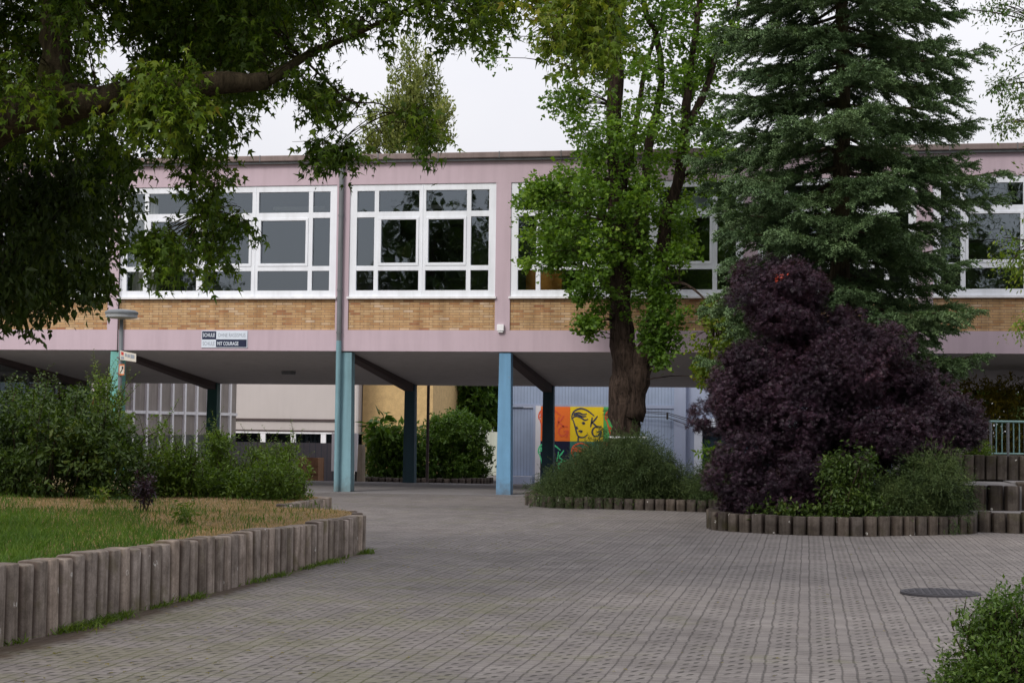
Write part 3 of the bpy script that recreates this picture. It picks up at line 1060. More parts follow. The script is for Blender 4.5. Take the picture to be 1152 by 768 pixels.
# manhole
t = thing('manhole_cover', 'round dark cast iron manhole cover set in the paving', 'manhole cover', (1.45, 17.3, 0))
m = MB(); N = 40
m.tube([(1.45, 17.3, 0.0), (1.45, 17.3, 0.022)], 0.40, N); m.build('frame_ring', 'cast_iron', t)
m = MB(); m.tube([(1.45, 17.3, 0.0), (1.45, 17.3, 0.027)], 0.355, N)
for i in range(-4, 5):
    for j in range(-4, 5):
        if i * i + j * j < 19: m.box(1.45 + i * .072 - .022, 1.45 + i * .072 + .022, 17.3 + j * .072 - .022, 17.3 + j * .072 + .022, 0.027, 0.033)
m.build('lid', 'cast_iron', t)

# ------------------------------------------------------------------ school
S = thing('school_building', 'long pink school wing with yellow brick panels, raised on coloured columns', 'building', (-8, Y0, 0))
XL, XR = -33.0, 15.2
ZB, ZS, ZBR, ZSILL, ZWT, ZR = 3.47, 3.47, 3.99, 4.79, 7.60, 8.17
bays = [(-32.95, -27.26), (-26.94, -21.25), (-20.93, -17.24), (-16.94, -11.26), (-10.93, -7.24), (-6.87, -1.25), (-0.92, 2.75), (3.12, 8.8), (9.12, 12.8)]
pier_x = []
w = MB()
w.box(XL, XR, Y0, Y0 + 0.3, ZS, ZBR)                        # slab edge band
w.box(XL, XR, Y0 + 0.002, Y0 + 0.3, ZWT, ZR)                    # band above windows
xs_ = [XL] + [v for b in bays for v in b] + [XR]
for i in range(0, len(xs_), 2):
    w.box(xs_[i], xs_[i + 1], Y0 + 0.001, Y0 + 0.299, ZBR + 0.001, ZWT - 0.001)
w.box(XL, XL + 0.2, Y0 + 0.3, 46.4, ZS, ZR)
w.box(XR - 0.2, XR, Y0 + 0.3, 46.4, ZS, ZR)
w.box(XL, XR, 46.4, 46.6, 2.84, ZR)
w.build('wall', 'pink', S)
f = MB()
for a, b in bays: f.box(a + 0.001, b - 0.001, Y0 + 0.035, Y0 + 0.28, ZBR + 0.001, ZSILL - 0.004)
f.build('brick_panel', 'yellow_brick', S)
MB().box(XL, XR, Y0 + 0.31, 46.39, 3.98, 4.05).build('upper_floor', 'room_wall', S)
rm = MB(); rm.box(XL + .21, XR - .21, 46.3, 46.39, 4.06, 8.1)
rm.box(XL + .21, XR - .21, Y0 + 0.31, 46.29, 7.9, 8.1)
for x in (-27.1, -17.1, -11.1, -7.05, -1.1, 8.95): rm.box(x - .08, x + .08, Y0 + 0.31, 46.28, 4.06, 7.89)
rm.build('room_walls', 'room_wall', S)
roof = MB(); roof.box(XL - 0.1, XR + 0.1, Y0 - 0.02, 46.75, ZR, ZR + 0.10)
ro = roof.build('roof', 'roof_felt', S)
MB().box(XL - 0.12, XR + 0.12, Y0 - 0.16, Y0 - 0.021, ZR + 0.02, ZR + 0.165).build('fascia', 'roof_edge', ro, bevel=0.02)
gt = MB()
x = XL
while x < XR:
    gt.box(x, x + 0.02, Y0 - 0.168, Y0 - 0.02, ZR + 0.01, ZR + 0.172); x += 1.52
gt.box(XL - .1, XR + .1, Y0 - 0.10, Y0 - 0.0215, ZR - 0.035, ZR + 0.018)
gt.build('flashing', 'zinc', ro)
# sloping soffit and beams
c = MB()
zc = lambda y: 3.47 - (y - Y0) * (3.47 - 2.83) / 7.3
c.add([(XL, Y0 + 0.3, zc(Y0 + .3)), (XR, Y0 + 0.3, zc(Y0 + .3)), (XR, 46.39, zc(46.39)), (XL, 46.39, zc(46.39)),
       (XL, Y0 + 0.3, 3.6), (XR, Y0 + 0.3, 3.6), (XR, 46.39, 3.5), (XL, 46.39, 3.5)],
      [(0, 3, 2, 1), (0, 1, 5, 4), (1, 2, 6, 5), (2, 3, 7, 6), (3, 0, 4, 7)])
c.add([(XL, Y0, 3.468), (XR, Y0, 3.468), (XR, Y0 + 0.3, 3.445), (XL, Y0 + .3, 3.445)], [(0, 3, 2, 1)])
c.build('soffit', 'ceiling_plaster', S)
colx = [-27.1, -21.05, -17.0, -11.02, -6.98, -1.05, 2.95, 8.95]
for x in colx:
    b = MB()
    y1_, y2_ = Y0 + 0.32, 46.1
    q = 0.13
    v = [(x - q, y1_, zc(y1_) - .10), (x + q, y1_, zc(y1_) - .10), (x + q, y2_, zc(y2_) - .22), (x - q, y2_, zc(y2_) - .22),
         (x - q, y1_, zc(y1_) + .02), (x + q, y1_, zc(y1_) + .02), (x + q, y2_, zc(y2_) + .02), (x - q, y2_, zc(y2_) + .02)]
    b.add(v, [(0, 3, 2, 1), (4, 5, 6, 7), (0, 1, 5, 4), (1, 2, 6, 5), (2, 3, 7, 6), (3, 0, 4, 7)])
    b.build('beam', 'beam_brown', S)


def tapercol(x, y, z0, z1, w0, w1, mat):
    m = MB()
    a, b = w0 / 2, w1 / 2
    v = [(x - a, y - a, z0), (x + a, y - a, z0), (x + a, y + a, z0), (x - a, y + a, z0), (x - b, y - b, z1), (x + b, y - b, z1), (x + b, y + b, z1), (x - b, y + b, z1)]
    m.add(v, [(0, 3, 2, 1), (4, 5, 6, 7), (0, 1, 5, 4), (1, 2, 6, 5), (2, 3, 7, 6), (3, 0, 4, 7)])
    return m.build('column', mat, S, bevel=0.012)


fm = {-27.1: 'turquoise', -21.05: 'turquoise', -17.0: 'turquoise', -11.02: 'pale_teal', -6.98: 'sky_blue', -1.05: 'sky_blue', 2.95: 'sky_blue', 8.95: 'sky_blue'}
for x in colx:
    xo = 0.05 if x == -11.02 else 0
    tapercol(x + xo, Y0 + 0.18, 0.0, 3.44, 0.36, 0.29, fm[x])
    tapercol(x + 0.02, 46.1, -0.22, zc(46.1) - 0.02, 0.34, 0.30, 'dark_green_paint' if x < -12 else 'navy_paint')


def window(x0, x1, kind):
    fr = MB()
    yf, yb = Y0 + 0.03, Y0 + 0.10
    fr.box(x0, x1, yf, yb, ZSILL, 4.97); fr.box(x0, x1, yf, yb, 7.44, ZWT)
    fr.box(x0, x0 + 0.18, yf, yb, 4.97, 7.44); fr.box(x1 - 0.18, x1, yf, yb, 4.97, 7.44)
    n = 3 if kind == 'wide' else 2
    # relative column positions taken from the front: side light | opening light || ... | side light
    W = x1 - x0
    side = 0.55 if kind == 'wide' else 0.55
    e = x0 + 0.18
    a0, a1 = e + side - 0.05, x1 - 0.18 - side + 0.05
    cells = [(e, a0 - 0.05)]
    mull = [a0]
    inner = (a1 - a0) / n
    for i in range(n):
        cells.append((a0 + inner * i + (0.06 if i == 0 else 0.09), a0 + inner * (i + 1) - (0.06 if i == n - 1 else 0.09)))
        if i < n - 1: mull.append(a0 + inner * (i + 1))
    mull.append(a1)
    cells.append((a1 + 0.05, x1 - 0.18))
    for i, mx in enumerate(mull):
        hw = 0.055 if i in (0, len(mull) - 1) else 0.085
        fr.box(mx - hw, mx + hw, yf + 0.001, yb, 4.971, 7.439)
        if hw > 0.06: fr.box(mx - 0.012, mx + 0.012, yf - 0.008, yf + 0.001, 4.80, 7.59)
    for z0, z1 in ((5.46, 5.58), (6.78, 6.92)):
        fr.box(x0 + 0.18, x1 - 0.18, yf + 0.002, yb - 0.001, z0, z1)
    wn = fr.build('window', 'white_frame', S, bevel=0.006)
    sa = MB()
    for i, (a, b) in enumerate(cells[1:-1]):
        a, b = a - 0.002, b + 0.002
        for q in ((a, b, 5.58, 5.65), (a, b, 6.72, 6.782), (a, a + 0.065, 5.65, 6.72), (b - 0.065, b, 5.65, 6.72)):
            sa.box(q[0], q[1], yf - 0.012, yb - 0.01, q[2], q[3])
    sa.build('opening_sash', 'white_frame', wn, bevel=0.005)
    gl = MB()
    j = random.Random(int(x0 * 100))
    for (a, b) in cells:
        for z0, z1 in ((4.97, 5.46), (5.58, 6.78), (6.92, 7.44)):
            t1, t2 = j.uniform(-.006, .006), j.uniform(-.006, .006)
            y = Y0 + 0.085
            gl.add([(a - .02, y + t1, z0 - .02), (b + .02, y - t1, z0 - .02), (b + .02, y - t1 + t2, z1 + .02), (a - .02, y + t1 + t2, z1 + .02)], [(0, 1, 2, 3)])
    gl.build('pane', 'window_glass', wn)
    sl = MB(); sl.box(x0 - 0.03, x1 + 0.03, Y0 - 0.06, Y0 + 0.029, ZSILL - 0.03, ZSILL + 0.02)
    sl.build('sill', 'white_trim', wn)


for a, b in bays:
    window(a, b, 'wide' if b - a > 5 else 'narrow')

# downpipe on the pier, two-coloured
d = MB(); d.tube([(-11.13, Y0 - 0.07, 8.1), (-11.13, Y0 - 0.07, 3.72)], 0.062, 12)
for z in (8.0, 6.8, 4.95, 3.9): d.tube([(-11.13, Y0 - 0.07, z), (-11.13, Y0 - 0.07, z + 0.05)], 0.072, 12)
dp = d.build('downpipe', 'zinc', S, smooth=False)
d = MB(); d.tube([(-11.13, Y0 - 0.07, 3.72), (-11.13, Y0 - 0.07, 0.02)], 0.066, 12)
d.build('lower_pipe', 'pale_teal', dp)
d = MB(); d.tube([(-16.93, Y0 - 0.04, 8.1), (-16.93, Y0 - 0.04, 3.4)], 0.013, 6); d.build('lightning_rod', 'dark_metal', S)
d = MB(); d.tube([(-16.82, Y0 - 0.045, 4.3), (-16.82, Y0 - 0.045, 3.3)], 0.035, 8); d.build('vent_pipe', 'white_trim', S)
d = MB(); d.box(-7.17, -7.0, Y0 - 0.09, Y0 - 0.001, 3.97, 4.13); d.box(-7.15, -7.02, Y0 - 0.075, Y0 - 0.002, 3.93, 3.969)
d.build('alarm_box', 'white_trim', S, bevel=0.01)

# anti-racism plaque, four fields
t = thing('plaque', 'navy and white plaque in four fields with lettering on the pink band', 'sign', (-14.1, Y0, 3.55))
x0, x1 = at_y(227, 382, Y0)[0], at_y(278.5, 382, Y0)[0]
z0, z1 = at_y(250, 391, Y0)[2], at_y(250, 372, Y0)[2]
xm = x0 + (x1 - x0) * 0.32; zm = (z0 + z1) / 2 - 0.005
MB().box(x0, x1, Y0 - 0.02, Y0 - 0.001, z0, z1).build('board', 'sign_white', t)
d = MB(); d.box(x0 + .015, xm, Y0 - .0225, Y0 - .0195, zm, z1 - .015); d.box(xm, x1 - .015, Y0 - .0225, Y0 - .0195, z0 + .015, zm)
d.build('dark_field', 'sign_navy', t)
hh = 0.095
text_mesh('SCHULE', 'lettering', 'sign_white', t, ((x0 + xm) / 2, Y0 - .0245, (zm + z1) / 2), hh, (xm - x0) * .82, bold=0.02)
text_mesh('OHNE RASSISMUS', 'lettering', 'sign_greytext', t, ((x1 + xm) / 2, Y0 - .0225, (zm + z1) / 2), hh, (x1 - xm) * .88)
text_mesh('SCHULE', 'lettering', 'sign_greytext', t, ((x0 + xm) / 2, Y0 - .0225, (zm + z0) / 2), hh, (xm - x0) * .82)
text_mesh('MIT COURAGE', 'lettering', 'sign_white', t, (xm + (x1 - xm) * .38, Y0 - .0245, (zm + z0) / 2), hh, (x1 - xm) * .68, bold=0.02)

MB().box(at_y(318, 421, 43.2)[0], at_y(332, 421, 43.2)[0], 43.1, 43.25, zc(43.2) - .09, zc(43.2) - .004).build('soffit_lamp', 'zinc', S)
# interior bits seen through the panes
m = MB()
for i in range(14):
    xx = -16.75 + i * 0.045
    m.tube([(xx, Y0 + 0.45 + 0.03 * (i % 2), 4.6), (xx, Y0 + 0.45 + 0.03 * (i % 2), 7.5)], 0.035, 6)
tag(m.build('curtain', 'curtain_cloth'), 'pale drawn curtain behind the left end of the second window from the left', 'curtain')
for i, (xx, lb) in enumerate([(-15.6, 'long white lamp hanging in the room behind the second window, left one'), (-12.9, 'long white lamp hanging in the room behind the second window, right one'), (-9.1, 'long white lamp hanging in the room behind the third window'), (-4.0, 'long white lamp hanging in the room behind the ginkgo crown')]):
    t = thing('ceiling_lamp', lb, 'lamp', (xx, Y0 + 2.2, 7.4), 'classroom lamps')
    MB().box(xx - .7, xx + .7, Y0 + 2.1, Y0 + 2.3, 7.28, 7.36).build('housing', 'white_trim', t)
    m = MB(); m.tube([(xx - .5, Y0 + 2.2, 7.36), (xx - .5, Y0 + 2.2, 7.9)], .01, 5); m.tube([(xx + .5, Y0 + 2.2, 7.36), (xx + .5, Y0 + 2.2, 7.9)], .01, 5); m.tube([(xx - .5, Y0 + 2.2, 7.36), (xx + .5, Y0 + 2.2, 7.36)], .01, 5); m.build('suspension', 'zinc', t)
sx0, sx1 = at_y(770, 230, Y0 + .4)[0], at_y(799, 230, Y0 + .4)[0]
m = MB(); zz0_ = at_y(785, 245, Y0 + .4)[2]
arc = [(sx0 + (sx1 - sx0) * i / 12, zz0_ + .42 + .12 * math.sin(PI * i / 12)) for i in range(13)]
m.add([(x_, Y0 + .4, z_) for x_, z_ in arc] + [(x_, Y0 + .4, zz0_) for x_, z_ in arc] + [(x_, Y0 + .43, z_) for x_, z_ in arc] + [(x_, Y0 + .43, zz0_) for x_, z_ in arc],
      [(13 + i, 14 + i, 1 + i, i) for i in range(12)] + [(26 + i, 27 + i, 40 + i, 39 + i) for i in range(12)] + [(i, i + 1, 27 + i, 26 + i) for i in range(12)])
tag(m.build('white_panel', 'white_frame'), 'white round-topped panel behind the pane right of the ginkgo stems', 'panel')
tag(MB().box(-6.6, -5.7, Y0 + 0.7, Y0 + 1.1, 4.06, 5.6).build('cupboard', 'ochre', bevel=0.01), 'ochre cupboard behind the lowest panes left of the ginkgo trunk', 'cupboard')

# glazed entrance hall under the left end
H = thing('entrance_hall', 'dark glazed entrance hall with grey frames below the left end of the school', 'building', (-21.3, 42, 0))
m = MB()
xg = -21.35
for y in (39.6, 41.3, 43.0, 44.7, 46.2):
    m.box(xg - 0.04, xg + 0.04, y - 0.035, y + 0.035, 0.0, zc(y) - 0.12)
for z in (0.25, 2.1): m.box(xg - 0.03, xg + 0.03, 39.65, 46.15, z, z + 0.07)
for y0_, y1_ in ((39.64, 42.95), (43.05, 46.15)):
    m.box(xg - 0.05, xg + 0.05, y0_, y1_, zc(y1_) - 0.25, zc(y1_) - 0.13)
m.build('frame', 'zinc', H)
MB().box(xg - 0.006, xg + 0.006, 39.6, 46.2, 0.02, 2.75).build('glass', 'hall_glass', H)
m = MB()
m.box(-32.8, xg, 39.55, 39.62, 0.0, 0.8); m.box(-32.8, xg, 46.22, 46.3, 0.0, 2.8); m.box(-30.0, -29.9, 39.6, 46.2, 0, 2.8)
m.build('back_wall', 'dark_panel', H)
MB().box(-32.8, xg - .02, 39.575, 39.59, 0.8, 3.3).build('front_glass', 'hall_glass', H)
for xx in (-31, -29.4, -27.8, -26.2, -24.6, -23.0, -21.4): MB().box(xx - .04, xx + .04, 39.54, 39.63, 0.8, 3.3).build('front_mullion', 'zinc', H)
tag(MB().box(at_y(97, 440, 47.6)[0], at_y(104, 440, 47.6)[0], 47.6, 47.85, 0, 2.6).build('post', 'ochre', bevel=.01), 'short ochre painted post behind the bushes beside the entrance hall', 'post')

# ------------------------------------------------------------------ buildings beyond the passage
# link corridor with white bars
A = at_y(108, 500, 46.9)[:2]; Bq = at_y(262, 500, 57.0)[:2]
L = thing('glazed_corridor', 'grey link corridor with white glazing bars receding behind the green column', 'building', (A[0], A[1], -0.2))
MB().obox(A, Bq, 0.2, -0.22, 3.9).build('wall', 'grey_curtain', L)
A = np.array(A); Bq = np.array(Bq); dr = Bq - A; ln = np.linalg.norm(dr); dr = dr / ln; nr = np.array([dr[1], -dr[0]])
if nr[1] > 0: nr = -nr
m = MB()
k = 0.2
while k < ln:
    p = A + dr * k + nr * 0.13
    m.obox(p - dr * 0.065, p + dr * 0.065, 0.09, 0.3, 3.8)
    k += 0.93
m.obox(A + nr * .135, Bq + nr * .135, 0.04, 1.93, 2.03)
m.build('glazing_bar', 'white_trim', L)
m = MB(); m.obox(A + nr * .105, Bq + nr * .105, 0.012, 0.5, 1.25); m.build('pane', 'hall_glass', L)

# beige building
BX0, BX1, BY = at_y(254, 450, 60)[0], at_y(399, 450, 60)[0], 60.0
Bb = thing('beige_building', 'beige rendered building with a strip of white windows seen through the passage', 'building', (BX0 + 2, BY, -.2))
zL = at_y(330, 471.5, BY)[2]; z2 = at_y(330, 484.5, BY)[2]; WT = at_y(330, 487.5, BY)[2]; WB = WT - 0.5
m = MB(); m.box(BX0 - 6, BX1, BY, BY + 8, -0.23, WB); m.box(BX0 - 6, BX1, BY + .001, BY + 8, WT, 5.5); m.box(BX0 - 6, BX0 - 4, BY + .002, BY + 8, WB + .001, WT - .001)
m.build('wall', 'beige_render', Bb)
MB().box(BX0 - 5.9, BX1 - .1, BY + 0.3, BY + 7.9, WB + .002, WT - .002).build('dark_room', 'black', Bb)
m = MB()

m.box(BX0, BX1, BY - 0.06, BY - 0.001, zL - 0.05, zL + 0.02); m.box(BX0, BX1, BY - 0.05, BY - .002, z2 - 0.03, z2 + 0.03)
m.build('ledge', 'beam_brown', Bb)
m = MB()
for p in (296, 330, 364): 
    xx = at_y(p, 490, BY)[0]; m.box(xx - .10, xx + .10, BY - .03, BY + .1, WB, WT)
m.box(BX0, BX1, BY - .04, BY + .1, WT, WT + .1); m.box(BX0, BX1, BY - .04, BY + .1, WB - .12, WB - .001)
m.build('window_frame', 'white_trim', Bb)
MB().box(BX0, BX1, BY + 0.02, BY + 0.03, WB + .001, WT - .001).build('pane', 'hall_glass', Bb)
m = MB(); m.tube([(BX0 + .25, BY - .1, 5.4), (BX0 + .25, BY - .1, -.2)], .05, 8); m.build('downpipe', 'white_trim', Bb)
xx = at_y(406, 450, BY)[0]
m = MB(); m.tube([(BX1 + .12, BY - .1, 5.4), (BX1 + .12, BY - .1, -.2)], .09, 8); m.build('downpipe', 'beige_render', Bb)

# yellow building
yx0, yx1 = at_y(408, 450, 61)[0], at_y(487, 450, 61)[0]
Yb = thing('yellow_building', 'yellow roughcast building corner behind the clipped hedge', 'building', (yx1, 61, -.2))
m = MB(); m.box(yx0, yx1, 61, 70, -0.23, 5.2); m.build('wall', 'yellow_render', Yb)
m = MB(); m.box(yx0 + .001, yx1 + .3, 60.7, 70.3, 5.2, 5.4); m.build('roof', 'roof_felt', Yb)
# pale low wall
px0, px1 = at_y(528, 500, 62)[0], at_y(572, 500, 62)[0]
tag(MB().box(px0, px1, 62, 62.3, -0.23, 1.45).build('garden_wall', 'pale_render'), 'pale greenish garden wall between the round bush and the blue column', 'wall')

# blue-grey corrugated building
Cb = thing('corrugated_building', 'blue-grey corrugated building with a banner and a dark glass entrance', 'building', (-5, 53, -.2))
zt = at_y(574, 456, 53)[2]
m = MB(); m.box(-9.55, -3.9, 53.0, 60, zt + .06, 5.5); m.box(-8.3, -3.9, 53.001, 60, -0.23, zt - .05); m.build('wall', 'blue_ribs', Cb)
m = MB(); m.box(-9.55, -8.52, 53.03, 53.2, 0.05, zt - .06); m.build('door', 'blue_ribs', Cb)
m = MB(); m.box(-9.6, -3.9, 52.97, 53.1, zt - .05, zt + .06); m.box(-9.6, -9.5, 52.96, 53.2, -.2, zt - .051); m.box(-8.51, -8.42, 52.96, 53.2, -.2, zt - .051)
m.box(-3.9, -3.52, 52.9, 60, -.2, 5.5); m.box(-9.55, -8.5, 52.8, 53.02, -.23, .04)
m.build('trim', 'blue_paint', Cb)
m = MB(); m.box(-3.519, 3.0, 53.15, 60, 1.95, 5.5); m.box(-3.519, -3.2, 53.16, 60, -.2, 1.949); m.box(1.0, 3.0, 53.151, 60, -.2, 1.949); m.build('porch_wall', 'blue_paint', Cb)
m = MB(); m.box(-3.25, 1.0, 53.0, 53.149, 1.72, 2.0); m.box(-3.25, -3.0, 53.0, 53.149, -.2, 1.72); m.build('door_frame', 'sign_white', Cb)
m = MB(); m.box(-3.0, 1.0, 53.4, 53.5, -.2, 1.72); m.build('entrance_door', 'navy_paint', Cb)
m = MB()
for xx in (-2.2, -1.3, -.4, .4): m.box(xx - .05, xx + .05, 53.36, 53.399, -.2, 1.719)
m.build('door_mullion', 'black', Cb)
tag(MB().obox((-8.42, 52.93), (-8.25, 52.93), .05, -.15, zt + .0).build('post', 'white_trim'), 'slim white leaning board beside the banner', 'board')
# cables
m = MB()
for dz, dy in ((0, 0), (-.16, .0), (-.05, .04)):
    m.tube([(-6.2, 52.8, 2.25 + dz), (-4.1, 52.75, 2.17 + dz), (-3.0, 52.8, 1.85 + dz * 1.4), (-1.2, 52.8, 2.0 + dz)], 0.012, 5)
for xx, zz in ((-4.1, 2.17), (-2.9, 1.9)): m.tube([(xx, 52.77, zz), (xx, 52.77, zz - .22)], .035, 6)
tag(m.build('cable', 'dark_metal'), 'thin black cables with clamps strung across the blue-grey wall', 'cable')
m = MB(); ang = [2 * PI * i / 24 for i in range(25)]
m.tube([(-1.42 + .22 * math.cos(a), 52.9, .86 + .2 * math.sin(a)) for a in ang], .02, 6, cap=False)
tag(m.build('bicycle_wheel_ring', 'white_trim'), 'pale round hoop in front of the dark glass entrance', 'hoop')

# banner in colour fields with line heads and letters
bw, bh = 1.095, 1.13
bx, bz = -8.37, zt - 0.02
Bn = thing('banner', 'bright banner of orange, yellow, green and navy squares with drawn heads and letters KG', 'banner', (bx, 52.9, bz))
fields = [('ban_orange', 'ban_coral'), ('ban_yellow', 'ban_ink'), ('ban_green', 'ban_coral'), ('ban_navy', 'ban_mint'), ('ban_teal', 'ban_coral'), ('ban_red', 'ban_yellow')]


def ribbon(mb, pts, w, y):
    pts = [np.array(p, float) for p in pts]
    V = []
    for i, p in enumerate(pts):
        d = pts[min(i + 1, len(pts) - 1)] - pts[max(0, i - 1)]
        d = d / (np.linalg.norm(d) + 1e-9)
        n = np.array([-d[1], d[0]]) * w / 2 * (0.6 + 0.4 * math.sin(PI * (i + .5) / len(pts)))
        V += [(p[0] + n[0], y, p[1] + n[1]), (p[0] - n[0], y, p[1] - n[1])]
    mb.add(V, [(2 * i, 2 * i + 1, 2 * i + 3, 2 * i + 2) for i in range(len(pts) - 1)])


head = [  # unit square, x right, z down
    [(.06, .38), (.05, .28), (.09, .16), (.2, .08), (.34, .05), (.5, .10), (.62, .18), (.72, .26)],
    [(.07, .33), (.16, .27), (.3, .30), (.44, .38), (.54, .35)],
    [(.10, .20), (.25, .17), (.38, .22), (.5, .20)],
    [(.09, .24), (.22, .22), (.36, .28), (.48, .27)],
    [(.08, .36), (.12, .48), (.16, .60), (.19, .72), (.24, .84), (.34, .88), (.44, .86), (.53, .79)],
    [(.25, .86), (.24, 1.0)],
    [(.35, .47), (.40, .45), (.43, .48), (.37, .5)],
    [(.25, .71), (.31, .69), (.36, .71), (.30, .74)],
    [(.20, .56), (.21, .62), (.24, .62)],
]
kg = [[(.66, .30), (.64, .45), (.61, .58)], [(.82, .26), (.73, .38), (.64, .47)], [(.66, .45), (.75, .52), (.82, .60)],
      [(.93, .58), (.82, .56), (.70, .62), (.66, .74), (.73, .84), (.84, .82), (.91, .72)], [(.80, .72), (.93, .70), (.91, .82), (.89, .90)]]
for i in range(3):
    for j in range(2):
        fld, ink = fields[i + 3 * j]
        xa, za = bx + i * bw, bz - j * bh
        q = MB(); q.box(xa, xa + bw - .004, 52.91, 52.93, za - bh + .004, za); fo = q.build('colour_field', fld, Bn)
        q = MB()
        for st in head + kg:
            pp, _ = smooth_path([(p[0], 0, p[1]) for p in st], [1] * len(st), 4)
            ribbon(q, [(xa + p[0] * bw, za - p[2] * bh) for p in pp], 0.052, 52.903)
        q.build('line_drawing', ink, fo)

# yard fence, pallet, notice board, posts, thin pole
fx0, fx1 = at_y(250, 520, 52)[0], at_y(378, 520, 52)[0]
ft = thing('yard_fence', 'dark corrugated yard fence in front of the beige building', 'fence', (fx0, 52, -.2))
m = MB(); m.box(fx0, fx1, 52, 52.06, -.2, at_y(320, 497.5, 52)[2]); m.build('panel', 'dark_ribs', ft)
for k in range(5): MB().box(fx0 + k * (fx1 - fx0 - .1) / 4, fx0 + .1 + k * (fx1 - fx0 - .1) / 4, 52.07, 52.16, -.2, 1.1).build('fence_post', 'dark_metal', ft)
pt = thing('pallet_crate', 'brown wooden crate of planks leaning before the dark yard fence', 'crate', (at_y(348, 530, 50)[0], 50, -.1))
a_, b_ = at_y(338, 530, 50)[0], at_y(361, 530, 50)[0]
for z in (0.0, .25, .5): MB().box(a_, b_, 49.7, 49.73, z - .15, z + .05).build('plank', 'crate_wood', pt)
for x in (a_ + .01, b_ - .09): MB().box(x, x + .08, 49.74, 50.3, -.2, .6).build('upright', 'crate_wood', pt)
MB().box(a_, b_, 50.31, 50.34, -.15, .6).build('back_board', 'crate_wood', pt)
a_, b_ = at_y(393, 520, 51)[0], at_y(402, 520, 51)[0]
nt_ = thing('notice_board', 'white framed dark notice board right behind the pale teal column', 'notice board', (a_, 51, -.2))
m = MB(); zz0, zz1 = at_y(395, 530, 51)[2], at_y(395, 487, 51)[2]
m.box(a_ - .6, b_, 51, 51.06, zz1 - .14, zz1); m.box(a_ - .6, b_, 51, 51.06, zz0, zz0 + .14); m.box(b_ - .14, b_, 51.001, 51.06, zz0 + .14, zz1 - .14); m.box(a_ - .6, a_ - .46, 51.001, 51.06, zz0 + .14, zz1 - .14)
m.build('frame', 'white_trim', nt_); MB().box(a_ - .46, b_ - .14, 51.02, 51.04, zz0 + .14, zz1 - .14).build('board', 'navy_paint', nt_)
m = MB(); m.box(a_ - .5, a_ - .4, 51.061, 51.12, -.2, zz1); m.box(b_ - .1, b_, 51.061, 51.12, -.2, zz1); m.build('leg', 'dark_metal', nt_)
m = MB(); a_, b_ = at_y(402, 520, 50.5)[0], at_y(411, 520, 50.5)[0]
m.tube([((a_ + b_) / 2, 50.5, -.22), ((a_ + b_) / 2, 50.5, .6), ((a_ + b_) / 2, 50.5, at_y(405, 500, 50.5)[2])], [.14, .125, .11], 10)
tag(m.build('stone_post', 'stone'), 'weathered stone gate post at the left end of the clipped hedge', 'post')
xx = at_y(478.5, 500, 46.4)[0]
m = MB(); m.tube([(xx, 46.7, -.2), (xx, 46.7, 2.9)], .045, 8)
tag(m.build('thin_pole', 'beam_brown'), 'thin rusty pole beside the navy rear column', 'pole')
kl = curve2([at_y(411, 540, 51.3)[:2], at_y(470, 540, 51.2)[:2], at_y(520, 540, 51.4)[:2], at_y(553, 540, 53)[:2]], 4)
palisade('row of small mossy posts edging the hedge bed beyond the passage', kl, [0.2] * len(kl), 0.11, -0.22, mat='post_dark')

# railing upper right
rx = 3.9
rt = thing('railing', 'pale green metal railing with upright bars on the upper terrace', 'railing', (rx, 35, 1.15))
m = MB(); m.tube([(rx, 35, 1.88), (9, 35, 1.88)], .025, 8); m.tube([(rx, 35, 1.22), (9, 35, 1.22)], .02, 8); m.build('rail', 'rail_green', rt)
k = 0
x = rx + .05
while x < 8.9:
    if k % 3 == 0:
        MB().tube([(x, 35.0, 1.10), (x, 35.0, 1.86)], .032, 8).build('upright_bar', 'zinc', rt)
    else:
        MB().tube([(x, 35.02, 1.22), (x, 35.02, 1.87)], .013, 6).build('upright_bar', 'rail_green', rt)
    x += .115; k += 1

# lamp with signs
lx, ly = -11.67, 27.0
lt = thing('street_lamp', 'slim grey path lamp with a flat round head, standing in the bushes', 'street lamp', (lx, ly, .5))
m = MB(); m.tube([(lx, ly, .4), (lx, ly, 2.3), (lx, ly, 3.5)], [.042, .036, .034], 12); m.build('pole', 'lamp_grey', lt, smooth=True)


def lathe(name, prof, c, mat, parent, N=32):
    V, F_ = [], []
    for r_, z in prof:
        for i in range(N):
            V.append((c[0] + r_ * math.cos(2 * PI * i / N), c[1] + r_ * math.sin(2 * PI * i / N), z))
    for i in range(len(prof) - 1):
        for k in range(N):
            F_.append((i * N + k, i * N + (k + 1) % N, (i + 1) * N + (k + 1) % N, (i + 1) * N + k))
    m = MB(); m.add(V, F_)
    return m.build(name, mat, parent)


lathe('lamp_shade', [(.001, 3.625), (.12, 3.622), (.24, 3.605), (.285, 3.58), (.29, 3.545), (.275, 3.54)], (lx, ly), 'lamp_grey', lt)
lathe('lens', [(.275, 3.541), (.272, 3.48), (.20, 3.465), (.06, 3.46), (.045, 3.44), (.001, 3.44)], (lx, ly), 'lamp_lens', lt)


